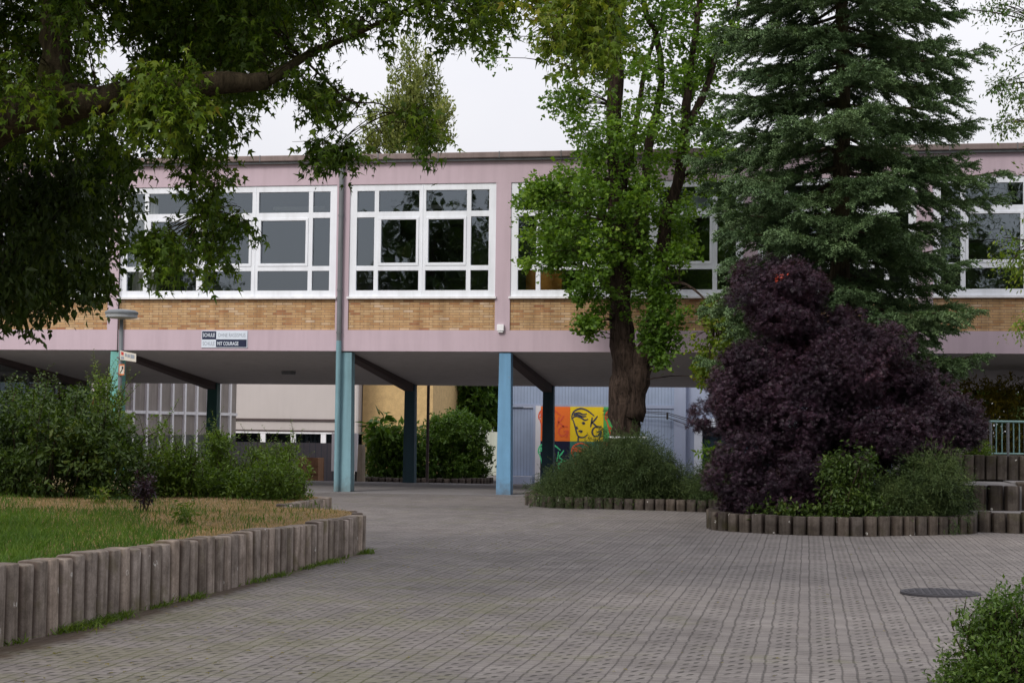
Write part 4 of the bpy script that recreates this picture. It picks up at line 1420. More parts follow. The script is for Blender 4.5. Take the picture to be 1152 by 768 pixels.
def plate(name, label, p0, p1, z0, z1, z0b, z1b, marks):
    """sign plate from p0 to p1 clamped to the pole"""
    t = thing(name, label, 'sign', (p0[0], p0[1], z0))
    th = .006
    V = []
    for y in (-th, th):
        V += [(p0[0], p0[1] + y, z0), (p1[0], p1[1] + y, z0b), (p1[0], p1[1] + y, z1b), (p0[0], p0[1] + y, z1)]
    m = MB(); m.add(V, [(0, 1, 2, 3), (4, 7, 6, 5), (0, 4, 5, 1), (1, 5, 6, 2), (2, 6, 7, 3), (3, 7, 4, 0)])
    m.build('plate', 'sign_cream', t)
    for (u0, u1, v0, v1, mat) in marks:
        def P(u, v):
            x = p0[0] + (p1[0] - p0[0]) * u; y = p0[1] + (p1[1] - p0[1]) * u - th - .003
            za, zb = z0 + (z0b - z0) * u, z1 + (z1b - z1) * u
            return (x, y, za + (zb - za) * v)
        m = MB(); m.add([P(u0, v0), P(u1, v0), P(u1, v1), P(u0, v1)], [(0, 1, 2, 3)])
        m.build('marking', mat, t)
    m = MB(); m.box(lx - .05, lx + .05, ly - .05, ly + .05, min(z0, z1) + .02, min(z0, z1) + .05); m.build('clamp', 'zinc', t)
    return t


plate('direction_sign', 'small pale direction sign with a red mark, clamped high on the lamp pole', (lx + .02, ly - .06), (lx + .33, ly - .10), 2.74, 2.90, 2.70, 2.84,
      [(.06, .22, .55, .9, 'sign_red'), (.3, .42, .45, .8, 'sign_greytext'), (.46, .62, .4, .75, 'sign_greytext'), (.66, .9, .35, .8, 'sign_greytext'), (.06, .25, .1, .4, 'sign_greytext')])
t = plate('route_sign', 'small orange bordered sign with an arrow below the direction sign', (lx + .0, ly - .052), (lx + .10, ly - .052), 2.47, 2.66, 2.47, 2.66,
          [(0, 1, .88, 1, 'sign_orange'), (0, 1, 0, .12, 'sign_orange'), (0, .1, .12, .88, 'sign_orange'), (.9, 1, .12, .88, 'sign_orange')])
m = MB()
ribbon(m, [(lx + .03, 2.52), (lx + .05, 2.55), (lx + .07, 2.60)], .014, ly - .063)
m.add([(lx + .045, ly - .063, 2.60), (lx + .08, ly - .063, 2.58), (lx + .078, ly - .063, 2.63)], [(0, 1, 2)])
m.build('arrow', 'black', t)

# ------------------------------------------------------------------ vegetation
PAL, SIM, FAN, LACE = t_palmate(), t_simple(), t_fan(), t_lace()
SHOOT = t_shoot(11, .30, .15, .7)
JUN = t_shoot(8, .20, .085, 1.2, 5)


def make_tree(name, label, cat_, base, trunk_paths, crown_parts, bark, group=None, limb_kw=None, pads=None, sides=14):
    """trunk_paths: list of (pts, rads); crown_parts: list of (name, V, F, mat)"""
    t = thing(name, label, cat_, base, group)
    tm = MB()
    for pts, rads in trunk_paths:
        p, r_ = smooth_path(pts, rads, 4)
        rr = random.Random(3)
        p = [q + np.array([rr.uniform(-.06, .06), rr.uniform(-.06, .06), rr.uniform(-.06, .06)]) * r_[i] * 3 for i, q in enumerate(p)]
        tm.tube(p, [v * rr.uniform(.9, 1.1) for v in r_], sides, cap=True)
    tm.build('trunk', bark, t, smooth=True)
    if pads is not None:
        sk = []
        for pts, rads in trunk_paths:
            p, r_ = smooth_path(pts, rads, 3)
            sk += dens_path(p, r_, .35)
        bm_ = MB()
        limbs_to_pads(bm_, sk, pads, **(limb_kw or {}))
        bm_.build('branches', bark, t, smooth=True)
    for nm, V, F_, mt in crown_parts:
        np_mesh(nm, V, F_, mt, t)
    return t


# --- the big maple hanging in from the left
MY = 14.0
polysM = [
    # poly, Y, half depth, pads, r, twigs, material
    ([(-160, -60), (20, -80), (200, -70), (330, -40), (335, 60), (300, 105), (255, 120), (215, 150), (195, 200), (150, 190), (60, 170), (-160, 170)], 14.7, 1.5, 120, (.24, .42), 15, 'leaf_maple'),
    ([(-60, 60), (40, 40), (120, 70), (240, 60), (240, 120), (120, 130), (40, 120), (-60, 150)], 12.1, .25, 14, (.07, .13), 4, 'leaf_maple'),
    ([(100, 70), (235, 50), (232, 140), (110, 150)], 12.2, .3, 20, (.09, .16), 5, 'leaf_maple'),
    ([(30, -40), (110, -40), (100, 50), (40, 20)], 12.2, .3, 8, (.08, .14), 4, 'leaf_maple'),
    ([(200, -60), (380, -60), (390, 5), (330, 70), (300, 110), (240, 115), (200, 60)], 14.2, 1.2, 44, (.16, .30), 10, 'leaf_maple'),
    ([(180, 100), (275, 105), (272, 160), (258, 205), (225, 212), (185, 195)], 13.6, .6, 18, (.07, .15), 5, 'leaf_maple'),
    ([(144, 252), (160, 240), (180, 255), (205, 232), (240, 238), (262, 218), (290, 240), (298, 276), (262, 300), (235, 306), (205, 296), (180, 302), (150, 298)], 13.2, .4, 24, (.06, .12), 5, 'leaf_maple'),
    ([(215, 190), (262, 195), (252, 240), (215, 238)], 13.2, .3, 6, (.05, .09), 4, 'leaf_maple'),
    ([(330, 60), (420, 45), (500, 40), (520, 20), (480, -40), (380, -50)], 13.4, 1.0, 30, (.07, .14), 3, 'leaf_maple'),
    ([(300, 60), (400, 90), (440, 125), (495, 140), (480, 175), (420, 115), (340, 130), (300, 110)], 13.5, .6, 22, (.05, .11), 3, 'leaf_maple'),
    ([(340, 150), (400, 155), (440, 165), (400, 175), (345, 172)], 13.4, .3, 9, (.05, .09), 4, 'leaf_maple'),
    ([(445, 100), (492, 110), (494, 160), (482, 178), (462, 180), (450, 140)], 13.4, .3, 7, (.04, .09), 3, 'leaf_maple'),
    ([(470, -50), (560, -50), (600, 0), (545, 50), (500, 60), (470, 20)], 13.3, .8, 24, (.07, .15), 4, 'leaf_maple'),
]
parts, padsM, twA, twB = [], [], [], []
for i, (poly, Y, dp_, n, rr_, tw, mt) in enumerate(polysM):
    P, R = crown_pads(poly, Y, dp_, n, rr_[0], rr_[1], .75, 20 + i)
    V, F_, a, b = foliage(PAL, P, R, int(tw * 1.5), 10, .20, .062, 40 + i, droop=.8, shell=.2, spread=.03, up=.7)
    parts.append((V, F_)); padsM.append(P); twA.append(a); twB.append(b)
padsM = np.concatenate(padsM)
Vm, Fm = cat(parts)
yparts = []
for i, (poly, n, rr_, tw) in enumerate([([(560, -60), (760, -60), (690, 40), (660, 62), (615, 72), (585, 30)], 20, (.14, .24), 9),
                                        ([(640, 30), (690, 20), (705, 60), (716, 88), (690, 70), (660, 60)], 6, (.09, .14), 8)]):
    P, R = crown_pads(poly, 12.6, .5, n, rr_[0], rr_[1], .8, 60 + i)
    V, F_, a, b = foliage(PAL, P, R, int(tw * 1.5), 10, .20, .058, 70 + i, droop=.85, shell=.2, spread=.03, up=.6)
    yparts.append((V, F_)); padsM = np.concatenate([padsM, P]); twA.append(a); twB.append(b)
Vy, Fy = cat(yparts)
Tw = twig_mesh(np.concatenate(twA), np.concatenate(twB), .004)


def D_(x, y, Y): return tuple(at_y(x, y, Y))


base = np.array([D_(-330, 500, 14.2)[0], 14.2, .5])
fork = D_(-150, 205, 14.0)
paths = [
    ([(base[0], base[1], .4), (base[0] + .1, 14.2, 1.6), fork], [.42, .36, .30]),
    ([fork, D_(-60, 170, 13.3), D_(15, 135, 12.7), D_(110, 112, 12.5), D_(210, 98, 12.6), D_(300, 92, 12.9)], [.27, .21, .18, .13, .10, .07]),
    ([D_(60, 126, 12.6), D_(62, 60, 12.7), D_(66, 0, 13.0), D_(80, -90, 14.0), D_(100, -220, 14.0)], [.13, .12, .12, .11, .07]),
    ([fork, D_(-170, 0, 14.3), D_(-150, -250, 14.5)], [.28, .22, .12]),
    ([D_(300, 92, 12.9), D_(350, 60, 13.5), D_(420, 30, 13.4), D_(500, -10, 13.3)], [.05, .035, .022, .014]),
    ([D_(205, 98, 12.6), D_(225, 150, 13.4), D_(215, 215, 13.3), D_(235, 255, 13.2)], [.03, .018, .014, .008]),
    ([D_(340, 65, 13.5), D_(392, 112, 13.4), D_(430, 118, 13.4), D_(470, 150, 13.4)], [.011, .008, .006, .003]),
    ([D_(80, -90, 14.0), D_(250, -110, 13.6), D_(430, -90, 13.2), D_(560, -70, 12.9), D_(700, -60, 12.6), D_(760, -75, 12.5)], [.11, .09, .07, .05, .035, .02]),
    ([D_(-150, -250, 14.5), D_(-60, -420, 14.4), D_(40, -560, 14)], [.12, .09, .05]),
]
# the part of the crown that is above and left of the picture
P2 = []
r_ = np.random.default_rng(5)
while len(P2) < 190:
    q = r_.uniform(-1, 1, 3)
    if (q ** 2).sum() < 1:
        p = np.array([-6.8, 13.6, 8.2]) + q * np.array([4.2, 4.0, 2.9])
        dd = p - EYE
        k = FPX / (dd @ Fv)
        xx, yy = 576 + k * (dd @ Rv), 384 - k * (dd @ Uv)
        if yy < -45 or xx < -110: P2.append(p)
P2 = np.array(P2)
V, F_, a, b = foliage(PAL, P2, np.full((190, 3), .7), 34, 8, .35, .12, 90, droop=.6, shell=.3)
Vo, Fo = V, F_
make_tree('maple_tree', 'large dark green maple whose leafy limbs hang in from the upper left', 'tree', tuple(base), paths,
          [('crown', *cat([(Vm, Fm), (Vo, Fo)]), 'leaf_maple'), ('yellowing_foliage', Vy, Fy, 'leaf_yellow'), ('twigs', *Tw, 'bark_maple')],
          'bark_maple', pads=np.concatenate([padsM, P2]), limb_kw=dict(r_end=.0035, r_start=.008, lower=-.5))

# --- darker tree standing behind the maple limb at the left edge
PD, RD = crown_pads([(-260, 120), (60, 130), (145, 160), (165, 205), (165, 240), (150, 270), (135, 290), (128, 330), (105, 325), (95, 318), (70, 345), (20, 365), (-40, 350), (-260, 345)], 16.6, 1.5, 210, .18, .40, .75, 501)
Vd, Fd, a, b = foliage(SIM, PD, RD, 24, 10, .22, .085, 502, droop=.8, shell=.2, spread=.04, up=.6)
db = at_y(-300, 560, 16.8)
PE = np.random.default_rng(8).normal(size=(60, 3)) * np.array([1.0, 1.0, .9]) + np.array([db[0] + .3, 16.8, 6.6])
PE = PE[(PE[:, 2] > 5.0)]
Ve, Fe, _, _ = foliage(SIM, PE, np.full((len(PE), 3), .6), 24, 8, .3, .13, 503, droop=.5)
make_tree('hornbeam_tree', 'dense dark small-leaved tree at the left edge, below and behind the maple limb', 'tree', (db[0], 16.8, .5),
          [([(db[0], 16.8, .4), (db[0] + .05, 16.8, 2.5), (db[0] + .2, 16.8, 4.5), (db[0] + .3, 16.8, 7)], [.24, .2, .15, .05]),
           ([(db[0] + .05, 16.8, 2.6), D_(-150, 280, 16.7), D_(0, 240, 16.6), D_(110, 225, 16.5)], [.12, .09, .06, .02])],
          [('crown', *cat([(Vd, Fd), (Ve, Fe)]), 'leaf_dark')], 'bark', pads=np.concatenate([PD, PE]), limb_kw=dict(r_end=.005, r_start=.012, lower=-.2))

# --- ginkgo with several stems
GY = 35.6
polyG = [
    ([(578, 215), (640, 178), (640, 150), (665, 130), (700, 110), (735, 100), (790, 120), (800, 200), (790, 250), (765, 330), (760, 350), (720, 350), (690, 330), (665, 345), (660, 320), (615, 300), (590, 285), (582, 240)], GY, 1.9, 185, (.18, .40), 12),
    ([(595, -40), (840, -40), (835, 60), (815, 110), (770, 130), (700, 100), (660, 110), (625, 100), (600, 50)], GY, 2.0, 110, (.22, .40), 13),
    ([(600, 105), (660, 90), (660, 140), (615, 150)], GY - .3, .6, 11, (.18, .28), 12),
    ([(580, 205), (620, 195), (625, 215), (585, 225)], GY - .5, .4, 5, (.14, .22), 12),
    ([(570, 288), (620, 280), (640, 300), (590, 300)], GY - .5, .4, 6, (.14, .22), 12),
    ([(645, 330), (672, 330), (668, 372), (655, 374)], GY - .6, .3, 6, (.14, .2), 12),
    ([(705, 340), (765, 345), (758, 395), (740, 410), (720, 395)], GY - .7, .5, 12, (.12, .2), 9),
    ([(636, 296), (690, 290), (686, 350), (672, 378), (655, 380), (642, 340)], GY - .7, .4, 13, (.10, .2), 9),
    ([(718, 280), (772, 272), (777, 350), (762, 402), (742, 416), (722, 385)], GY - .9, .4, 24, (.10, .2), 9),
    ([(535, -50), (600, -50), (580, 60), (548, 90), (535, 70)], GY - .8, .6, 16, (.22, .36), 12),
    ([(790, 120), (815, 120), (830, 180), (810, 230), (790, 210)], GY, .8, 12, (.18, .28), 10),
    ([(600, -220), (840, -220), (850, -40), (590, -40)], GY, 1.9, 60, (.3, .5), 14),
    ([(640, -380), (800, -380), (840, -220), (600, -220)], GY, 1.5, 30, (.3, .5), 14),
]
parts, padsG = [], []
for i, (poly, Y, dp_, n, rr_, tw) in enumerate(polyG):
    P, R = crown_pads(poly, Y, dp_, n, rr_[0], rr_[1], .62, 120 + i)
    V, F_, a, b = foliage(FAN, P, R, tw, 11, .22, .072, 140 + i, droop=.35, shell=.3, spread=.05, up=1.0)
    parts.append((V, F_)); padsG.append(P)
Pl, Rl = crown_pads([(775, 350), (800, 325), (840, 330), (850, 370), (840, 400), (815, 400), (806, 432), (786, 435), (778, 405)], GY - 1.6, .8, 60, .07, .16, 1.2, 188)
Vl, Fl, _, _ = foliage(FAN, Pl, Rl, 7, 9, .2, .068, 189, droop=.9)
padsG.append(Pl)
padsG = np.concatenate(padsG)
gp = [
    ([D_(703, 550, GY), D_(703, 480, GY), D_(703, 440, GY), D_(702, 400, GY), D_(697, 340, GY), D_(694, 260, GY), D_(692, 150, GY), D_(692, 60, GY), D_(697, -60, GY), D_(705, -220, GY), D_(712, -360, GY)], [.42, .34, .33, .31, .235, .20, .185, .175, .14, .09, .04]),
    ([D_(712, 470, GY - .1), D_(717, 430, GY - .1), D_(727, 400, GY - .15), D_(735, 370, GY - .2), D_(742, 320, GY - .2), D_(748, 250, GY - .2), D_(766, 190, GY - .2), D_(772, 130, GY - .2), D_(776, 80, GY - .2), D_(785, 20, GY - .2), D_(795, -80, GY), D_(790, -200, GY)], [.27, .26, .24, .19, .15, .135, .12, .11, .08, .065, .05, .03]),
    ([D_(772, 145, GY - .2), D_(790, 110, GY - .1), D_(798, 90, GY), D_(806, 60, GY), D_(825, 25, GY), D_(840, -40, GY)], [.085, .08, .07, .055, .045, .03]),
    ([D_(697, 330, GY), D_(722, 240, GY + .3), D_(731, 160, GY + .3), D_(744, 90, GY + .2), D_(738, 40, GY + .2), D_(725, 10, GY), D_(722, -60, GY)], [.14, .11, .09, .08, .07, .06, .03]),
    ([D_(693, 250, GY), D_(712, 160, GY + .2), D_(727, 75, GY + .2), D_(745, 20, GY)], [.10, .07, .05, .03]),
    ([D_(742, 330, GY - .2), D_(765, 318, GY - .8), D_(795, 340, GY - 1.4), D_(808, 385, GY - 1.6)], [.05, .035, .02, .01]),
    ([D_(760, 200, GY - .1), D_(785, 192, GY - .3), D_(815, 195, GY - .4)], [.06, .04, .02]),
    ([D_(740, 350, GY - .2), D_(724, 300, GY - .4), D_(718, 250, GY - .4), D_(716, 200, GY - .4)], [.07, .055, .05, .03]),
    ([D_(690, 60, GY), D_(640, -20, GY - .3), D_(580, -40, GY - .6)], [.08, .06, .03]),
]
gb = at_y(703, 545, GY)
make_tree('ginkgo_tree', 'tall bright green ginkgo with forked furrowed trunks rising from the juniper mound', 'tree', (gb[0], gb[1], .4), gp,
          [('crown', *cat(parts), 'leaf_ginkgo'), ('low_foliage', Vl, Fl, 'leaf_yellow')], 'bark', pads=padsG, limb_kw=dict(r_end=.006, r_start=.016, lower=.0), sides=18)
m = MB(); q = at_y(703, 492, GY - .42); N = 20
m.tube([(q[0] + .03 + .40 * math.cos(2 * PI * i / N), GY + .40 * math.sin(2 * PI * i / N), q[2] + .0) for i in range(N + 1)], .025, 6, cap=False)
tag(m.build('rope', 'white_trim'), 'pale rope band tied round the foot of the ginkgo trunk', 'rope')


# --- blue spruce
def spruce(base, H, Lf, zlo, seed, label):
    r = np.random.default_rng(seed)
    t = thing('spruce_tree', label, 'tree', base)
    m = MB()
    zz = np.linspace(0, H, 14)
    m.tube([(base[0] + .03 * math.sin(z), base[1], base[2] + z - .1) for z in zz], [max(.02, .23 * (1 - z / H) + .02) for z in zz], 14)
    m.build('trunk', 'bark_spruce', t, smooth=True)
    bm_ = MB()
    pos, ax, nn, sz = [], [], [], []
    z = zlo
    while z < H - .2:
        nb = 7
        L0 = Lf(z)
        for k in range(nb):
            a = 2 * PI * (k + r.uniform(-.35, .35)) / nb + z * 2.1
            L = L0 * r.uniform(.72, 1.12)
            if r.uniform() < .06: L *= .5
            d = np.array([math.cos(a), math.sin(a), 0])
            zz0 = base[2] + z + r.uniform(-.12, .12)
            slope = -.30 * (1 - z / H) + .06 * r.normal()
            n = 9
            pts = []
            for i in range(n + 1):
                s = i / n
                pts.append(np.array([base[0], base[1], zz0]) + d * L * s + np.array([0, 0, slope * L * s * (1.35 - s * .75) + .16 * L * max(0, s - .6) ** 1.4]))
            bm_.tube(pts, [.035 * (1 - i / n) * (L / 2.5) + .006 for i in range(n + 1)], 5, cap=False)
            # side branchlets
            pts = np.array(pts)
            sd = np.cross(d, [0, 0, 1])
            nbl = int(L / .085)
            for j in range(nbl):
                s = .22 + .78 * (j + r.uniform()) / nbl
                p = pts[0] * 0 + np.array([np.interp(s * n, np.arange(n + 1), pts[:, c]) for c in range(3)])
                side = 1 if j % 2 else -1
                bl = (.16 + .55 * math.sin(min(1, (1.05 - s) * 1.6) * PI / 2)) * min(1, L / 1.7) * r.uniform(.6, 1.15)
                bd = d * r.uniform(.35, .9) + sd * side * r.uniform(.5, 1) + np.array([0, 0, r.uniform(-.5, .12)])
                bd /= np.linalg.norm(bd)
                ns = max(2, int(bl / .052))
                for q in range(ns):
                    tt = (q + .5) / ns
                    pp = p + bd * bl * tt + np.array([0, 0, -.18 * bl * tt * tt])
                    for e in range(3):
                        pos.append(pp + r.normal(size=3) * .014)
                        ax.append(bd * .8 + sd * r.normal() * .55 + d * .3 + np.array([0, 0, r.uniform(-.30, .34)]) + r.normal(size=3) * .2)
                        nn.append(np.array([0, 0, 1]) + r.normal(size=3) * .3)
                        sz.append(r.uniform(.10, .165))
        z += .36 + .1 * (z / H)
    V, F_ = place(SHOOT, np.array(pos), np.array(ax), np.array(nn), np.array(sz))
    bm_.build('branches', 'bark_spruce', t)
    np_mesh('crown', V, F_, 'needle_blue', t)
    return len(pos)


def Lsp(z):
    return float(np.interp(z, [2.3, 3, 4, 5, 7.5, 10, 13, 16.2], [1.8, 2.4, 2.75, 2.8, 2.65, 2.35, 1.35, .1]))


nsp = spruce((.82, 31.2, .3), 16.0, Lsp, 2.4, 31, 'tall blue-green spruce with tiered drooping branches behind the purple maple')

# --- purple lace maple
polyP = [
    ([(850, 480), (1045, 470), (1060, 530), (940, 575), (850, 570)], 28.9, .5, 50, (.2, .3), 22),
    ([(845, 300), (870, 288), (905, 290), (915, 325), (925, 350), (900, 370), (860, 365), (842, 340)], 28.4, .8, 34, (.17, .27), 26),
    ([(868, 350), (925, 340), (985, 345), (1010, 375), (1020, 430), (1040, 470), (1070, 475), (1085, 450), (1095, 480), (1060, 505), (980, 500), (900, 520), (850, 500), (820, 440), (830, 400)], 29.1, 1.0, 120, (.14, .28), 15),
    ([(1000, 395), (1060, 410), (1105, 445), (1110, 495), (1060, 512), (1010, 480)], 28.6, .8, 50, (.18, .28), 24),
    ([(800, 420), (815, 385), (860, 380), (870, 450), (835, 490), (812, 470), (795, 450)], 28.3, .7, 40, (.15, .24), 22),
    ([(800, 440), (880, 440), (880, 505), (812, 500)], 28.1, .7, 34, (.16, .26), 22),
    ([(830, 480), (900, 480), (945, 510), (935, 572), (850, 578), (800, 576), (825, 530)], 27.6, .7, 60, (.16, .26), 22),
]
parts, pp_ = [], []
domes = [(886, 322, 44, 28.2), (868, 345, 34, 28.0), (905, 352, 40, 28.3), (975, 385, 58, 28.3), (940, 372, 44, 28.6), (925, 415, 60, 28.0), (862, 410, 46, 28.1), (836, 452, 38, 28.1), (985, 440, 60, 27.9),
         (1048, 440, 46, 28.4), (1078, 478, 34, 28.4), (1035, 490, 40, 28.2), (890, 470, 55, 27.8), (950, 480, 55, 28.0), (860, 530, 44, 27.5), (905, 530, 46, 27.5), (835, 560, 26, 27.4)]
dr_ = np.random.default_rng(77)
domes = [(x + dr_.normal() * r_ * .38, y + dr_.normal() * r_ * .30, r_ * dr_.uniform(.45, .8), Y + dr_.normal() * .2) for x, y, r_, Y in domes for k_ in range(3)]
Pd = np.array([at_y(x, y, Y) for x, y, r_, Y in domes])
Rd = np.array([[r_ / FPX * Y * 1.0, r_ / FPX * Y * 1.0, r_ / FPX * Y * .62] for x, y, r_, Y in domes])
V, F_, a, b = foliage(LACE, Pd, Rd, 190, 13, .11, .055, 239, droop=.35, shell=.8, spread=.025, up=1.0, jit=.5)
parts.append((V, F_))
for i, (poly, Y, dp_, n, rr_, tw) in enumerate(polyP):
    P, R = crown_pads(poly, Y, dp_, n, rr_[0], rr_[1], .6, 220 + i)
    V, F_, a, b = foliage(LACE, P, R, int(tw * 1.35), 13, .11, .052, 240 + i, droop=.30, shell=.72, spread=.025, up=1.0, jit=.55)
    parts.append((V, F_)); pp_.append(P)
pads = np.concatenate(pp_)
q0 = np.array([.45, 28.5, .25])
ro_ = np.random.default_rng(4); no_ = 16
ored = place(LACE, at_y(876, 312, 27.55) + ro_.normal(size=(no_, 3)) * np.array([.06, .04, .03]), ro_.normal(size=(no_, 3)), ro_.normal(size=(no_, 3)) * .4 + np.array([0, -.5, 1]), np.full(no_, .05))
ptp = [([q0, q0 + [0, 0, .6], q0 + [.1, .1, 1.3]], [.11, .09, .07]),
       ([q0 + [.1, .1, 1.2], D_(930, 430, 28.6), D_(885, 330, 28.5)], [.07, .05, .02]),
       ([q0 + [.0, .0, .7], D_(880, 480, 28.3), D_(830, 420, 28.3)], [.06, .04, .015]),
       ([q0 + [.1, .1, 1.0], D_(990, 450, 28.6), D_(1070, 465, 28.6)], [.06, .04, .015]),
       ([q0 + [.1, .1, 1.2], D_(960, 410, 28.8), D_(985, 365, 28.7)], [.05, .035, .015]),
       ([q0, D_(880, 540, 27.9), D_(868, 512, 27.6)], [.04, .02, .012])]
make_tree('purple_maple', 'bushy dark purple lace-leaf maple in the curved palisade bed', 'tree', tuple(q0), ptp, [('crown', *cat(parts), 'leaf_purple'), ('orange_leaves', *ored, 'red_leaf')], 'bark', pads=pads, limb_kw=dict(r_end=.005, r_start=.015, lower=0))


# --- generic shrub
def shrub(name, label, cat_, polys, T, mat, size, per=9, tlen=.18, droop=.2, group=None, flat=.8, seed=1, base=None, up=1.0, outw=.8, jit=.7, bark='bark', spread=.03, shell=.3, stems=True, sprigs=None):
    parts, pp = [], []
    sa, sb = [], []
    for i, (poly, Y, dp_, n, rr_, tw) in enumerate(polys):
        P, R = crown_pads(poly, Y, dp_, n, rr_[0], rr_[1], flat, seed * 31 + i)
        V, F_, a, b = foliage(T, P, R, tw, per, tlen, size, seed * 57 + i, droop=droop, shell=shell, spread=spread, up=up, outw=outw, jit=jit)
        parts.append((V, F_)); pp.append(P)
    pads = np.concatenate(pp)
    c = pads.mean(0)
    if base is None: base = (float(c[0]), float(c[1]), float(pads[:, 2].min()) - .3)
    t = thing(name, label, cat_, base, group)
    if sprigs:        # long shoots standing out of the mass
        r = np.random.default_rng(seed + 5)
        for k in range(sprigs[0]):
            i = r.integers(len(pads))
            if pads[i, 2] < np.median(pads[:, 2]) and r.uniform() < .7: continue
            a = pads[i] + r.normal(size=3) * .06
            L = sprigs[1] * r.uniform(.45, 1.25)
            d = nrm(np.array([r.normal() * .35, r.normal() * .3, 1.0]))
            bend = np.array([r.normal(), r.normal(), -.2]) * .22 * L
            nl = int(L / (sprigs[2] if len(sprigs) > 2 else .022))
            t_ = np.linspace(0.1, 1, nl)[:, None]
            pos = a + d * L * t_ + bend * t_ ** 2
            ph = np.arange(nl) * 2.4
            ax = np.stack([np.cos(ph), np.sin(ph), np.full(nl, .35)], 1) + r.normal(size=(nl, 3)) * .3
            V, F_ = place(T, pos, ax, np.array([[0, 0, 1.0]]) + r.normal(size=(nl, 3)) * .3, size * (1.15 - .6 * t_[:, 0]) * r.uniform(.8, 1.2, nl))
            parts.append((V, F_)); sa.append(a); sb.append(a + d * L * .95 + bend * .9)
    if stems:
        m = MB()
        r = np.random.default_rng(seed)
        for a, b in zip(sa, sb):
            m.tube([a, (a * .5 + b * .5) + (b - a) * .02, b], [.006, .004, .002], 4, cap=False)
        for p in pads[::2]:
            b0 = np.array(base) + np.array([(p[0] - base[0]) * .35, (p[1] - base[1]) * .5, 0])
            mid = (b0 + p) / 2 + r.normal(size=3) * .05
            m.tube([b0, mid, p], [.014, .010, .004], 5, cap=False)
        m.build('stems', bark, t)
    V, F_ = cat(parts)
    np_mesh('foliage', V, F_, mat, t)
    return t


# juniper mounds: feathery sprays pointing out and up
def juniper(label, polys, seed, size=.12):
    return shrub('juniper_shrub', label, 'shrub', polys, JUN, 'leaf_juniper', size, per=11, tlen=.28, droop=.22, seed=seed, up=1.0, outw=1.1, jit=.4, flat=.55, spread=.04, shell=.5)


juniper('wide dark juniper mound around the foot of the ginkgo', [
    ([(588, 560), (604, 543), (632, 526), (655, 508), (680, 494), (705, 485), (735, 495), (752, 518), (772, 538), (795, 566), (640, 566)], 34.2, 1.0, 170, (.16, .30), 26)], 301)
juniper('smaller juniper mound between the ginkgo and the purple maple', [
    ([(760, 568), (782, 538), (810, 520), (845, 512), (860, 545), (845, 568), (790, 570)], 34.0, .8, 80, (.16, .28), 24)], 302)
juniper('yellowish green juniper spilling over the right end of the curved palisade', [
    ([(930, 586), (945, 560), (1000, 545), (1028, 515), (1062, 512), (1082, 545), (1088, 586)], 27.7, .7, 110, (.14, .26), 26)], 303, .13)
shrub('leafy_shrub', 'green leafy undergrowth below the middle of the purple maple', 'shrub', [([(925, 560), (920, 520), (950, 500), (985, 505), (975, 584), (925, 586)], 27.0, .3, 30, (.08, .16), 12), ([(840, 586), (845, 566), (900, 562), (1000, 560), (1010, 586)], 26.75, .12, 34, (.05, .09), 8)], SIM, 'leaf_shrub', .07, seed=41)
shrub('ground_cover_shrub', 'low purple seedlings along the left of the curved palisade', 'shrub', [([(808, 572), (815, 550), (850, 545), (920, 556), (930, 574)], 27.2, .3, 24, (.10, .18), 18)], LACE, 'leaf_purple', .06, seed=42)
shrub('broadleaf_sprig', 'bright green broad-leaved sprig before the dark glass entrance', 'plant', [([(785, 510), (800, 497), (828, 505), (815, 518), (790, 520)], 36.0, .2, 6, (.12, .18), 9)], SIM, 'leaf_ginkgo', .16, per=5, seed=43)

# left bed bushes
shrub('dark_bush', 'big dark leafy bush at the left edge behind the lawn', 'bush', [
    ([(-60, 450), (0, 450), (60, 447), (110, 460), (150, 478), (172, 515), (168, 564), (100, 572), (-60, 572)], 23.6, .9, 150, (.14, .32), 18),
    ([(-10, 430), (60, 440), (110, 432), (120, 460), (0, 460)], 24.0, .5, 18, (.12, .2), 9)], SIM, 'leaf_shrub', .085, per=9, tlen=.2, seed=51, droop=.3, sprigs=(150, .45))
shrub('reddish_bush', 'thin bush with reddish young shoots beside the turquoise column', 'bush', [
    ([(95, 440), (105, 425), (120, 425), (160, 470), (200, 480), (195, 500), (110, 480)], 24.6, .5, 20, (.14, .24), 9)], SIM, 'leaf_weed', .075, per=8, seed=52, sprigs=(50, .5))
shrub('weed_clump', 'tall bright weeds right of the lamp pole on the grass bed', 'weeds', [
    ([(155, 566), (158, 520), (185, 505), (225, 512), (250, 545), (245, 568)], 24.2, .6, 70, (.10, .22), 13),
    ([(232, 540), (235, 495), (245, 482), (256, 500), (256, 545)], 24.8, .3, 16, (.10, .16), 16)], SIM, 'leaf_weed', .065, per=9, tlen=.22, droop=-.2, seed=53, sprigs=(150, .5))
shrub('weed_clump', 'low bushy weeds at the far right corner of the grass bed', 'weeds', [
    ([(225, 566), (235, 540), (285, 522), (325, 520), (348, 540), (356, 568), (300, 570)], 24.2, .6, 80, (.10, .2), 14),
    ([(272, 515), (285, 498), (300, 512), (325, 500), (335, 525)], 24.6, .3, 10, (.09, .14), 10)], SIM, 'leaf_weed', .06, per=9, tlen=.2, droop=-.1, seed=54, sprigs=(170, .42))
shrub('purple_sprout', 'small purple-leaved sprout standing in the dry grass', 'plant', [([(156, 570), (152, 545), (160, 530), (170, 545), (168, 570)], 20.4, .12, 8, (.06, .10), 12)], SIM, 'leaf_purple', .05, per=7, tlen=.1, seed=55, sprigs=(10, .22, .015))
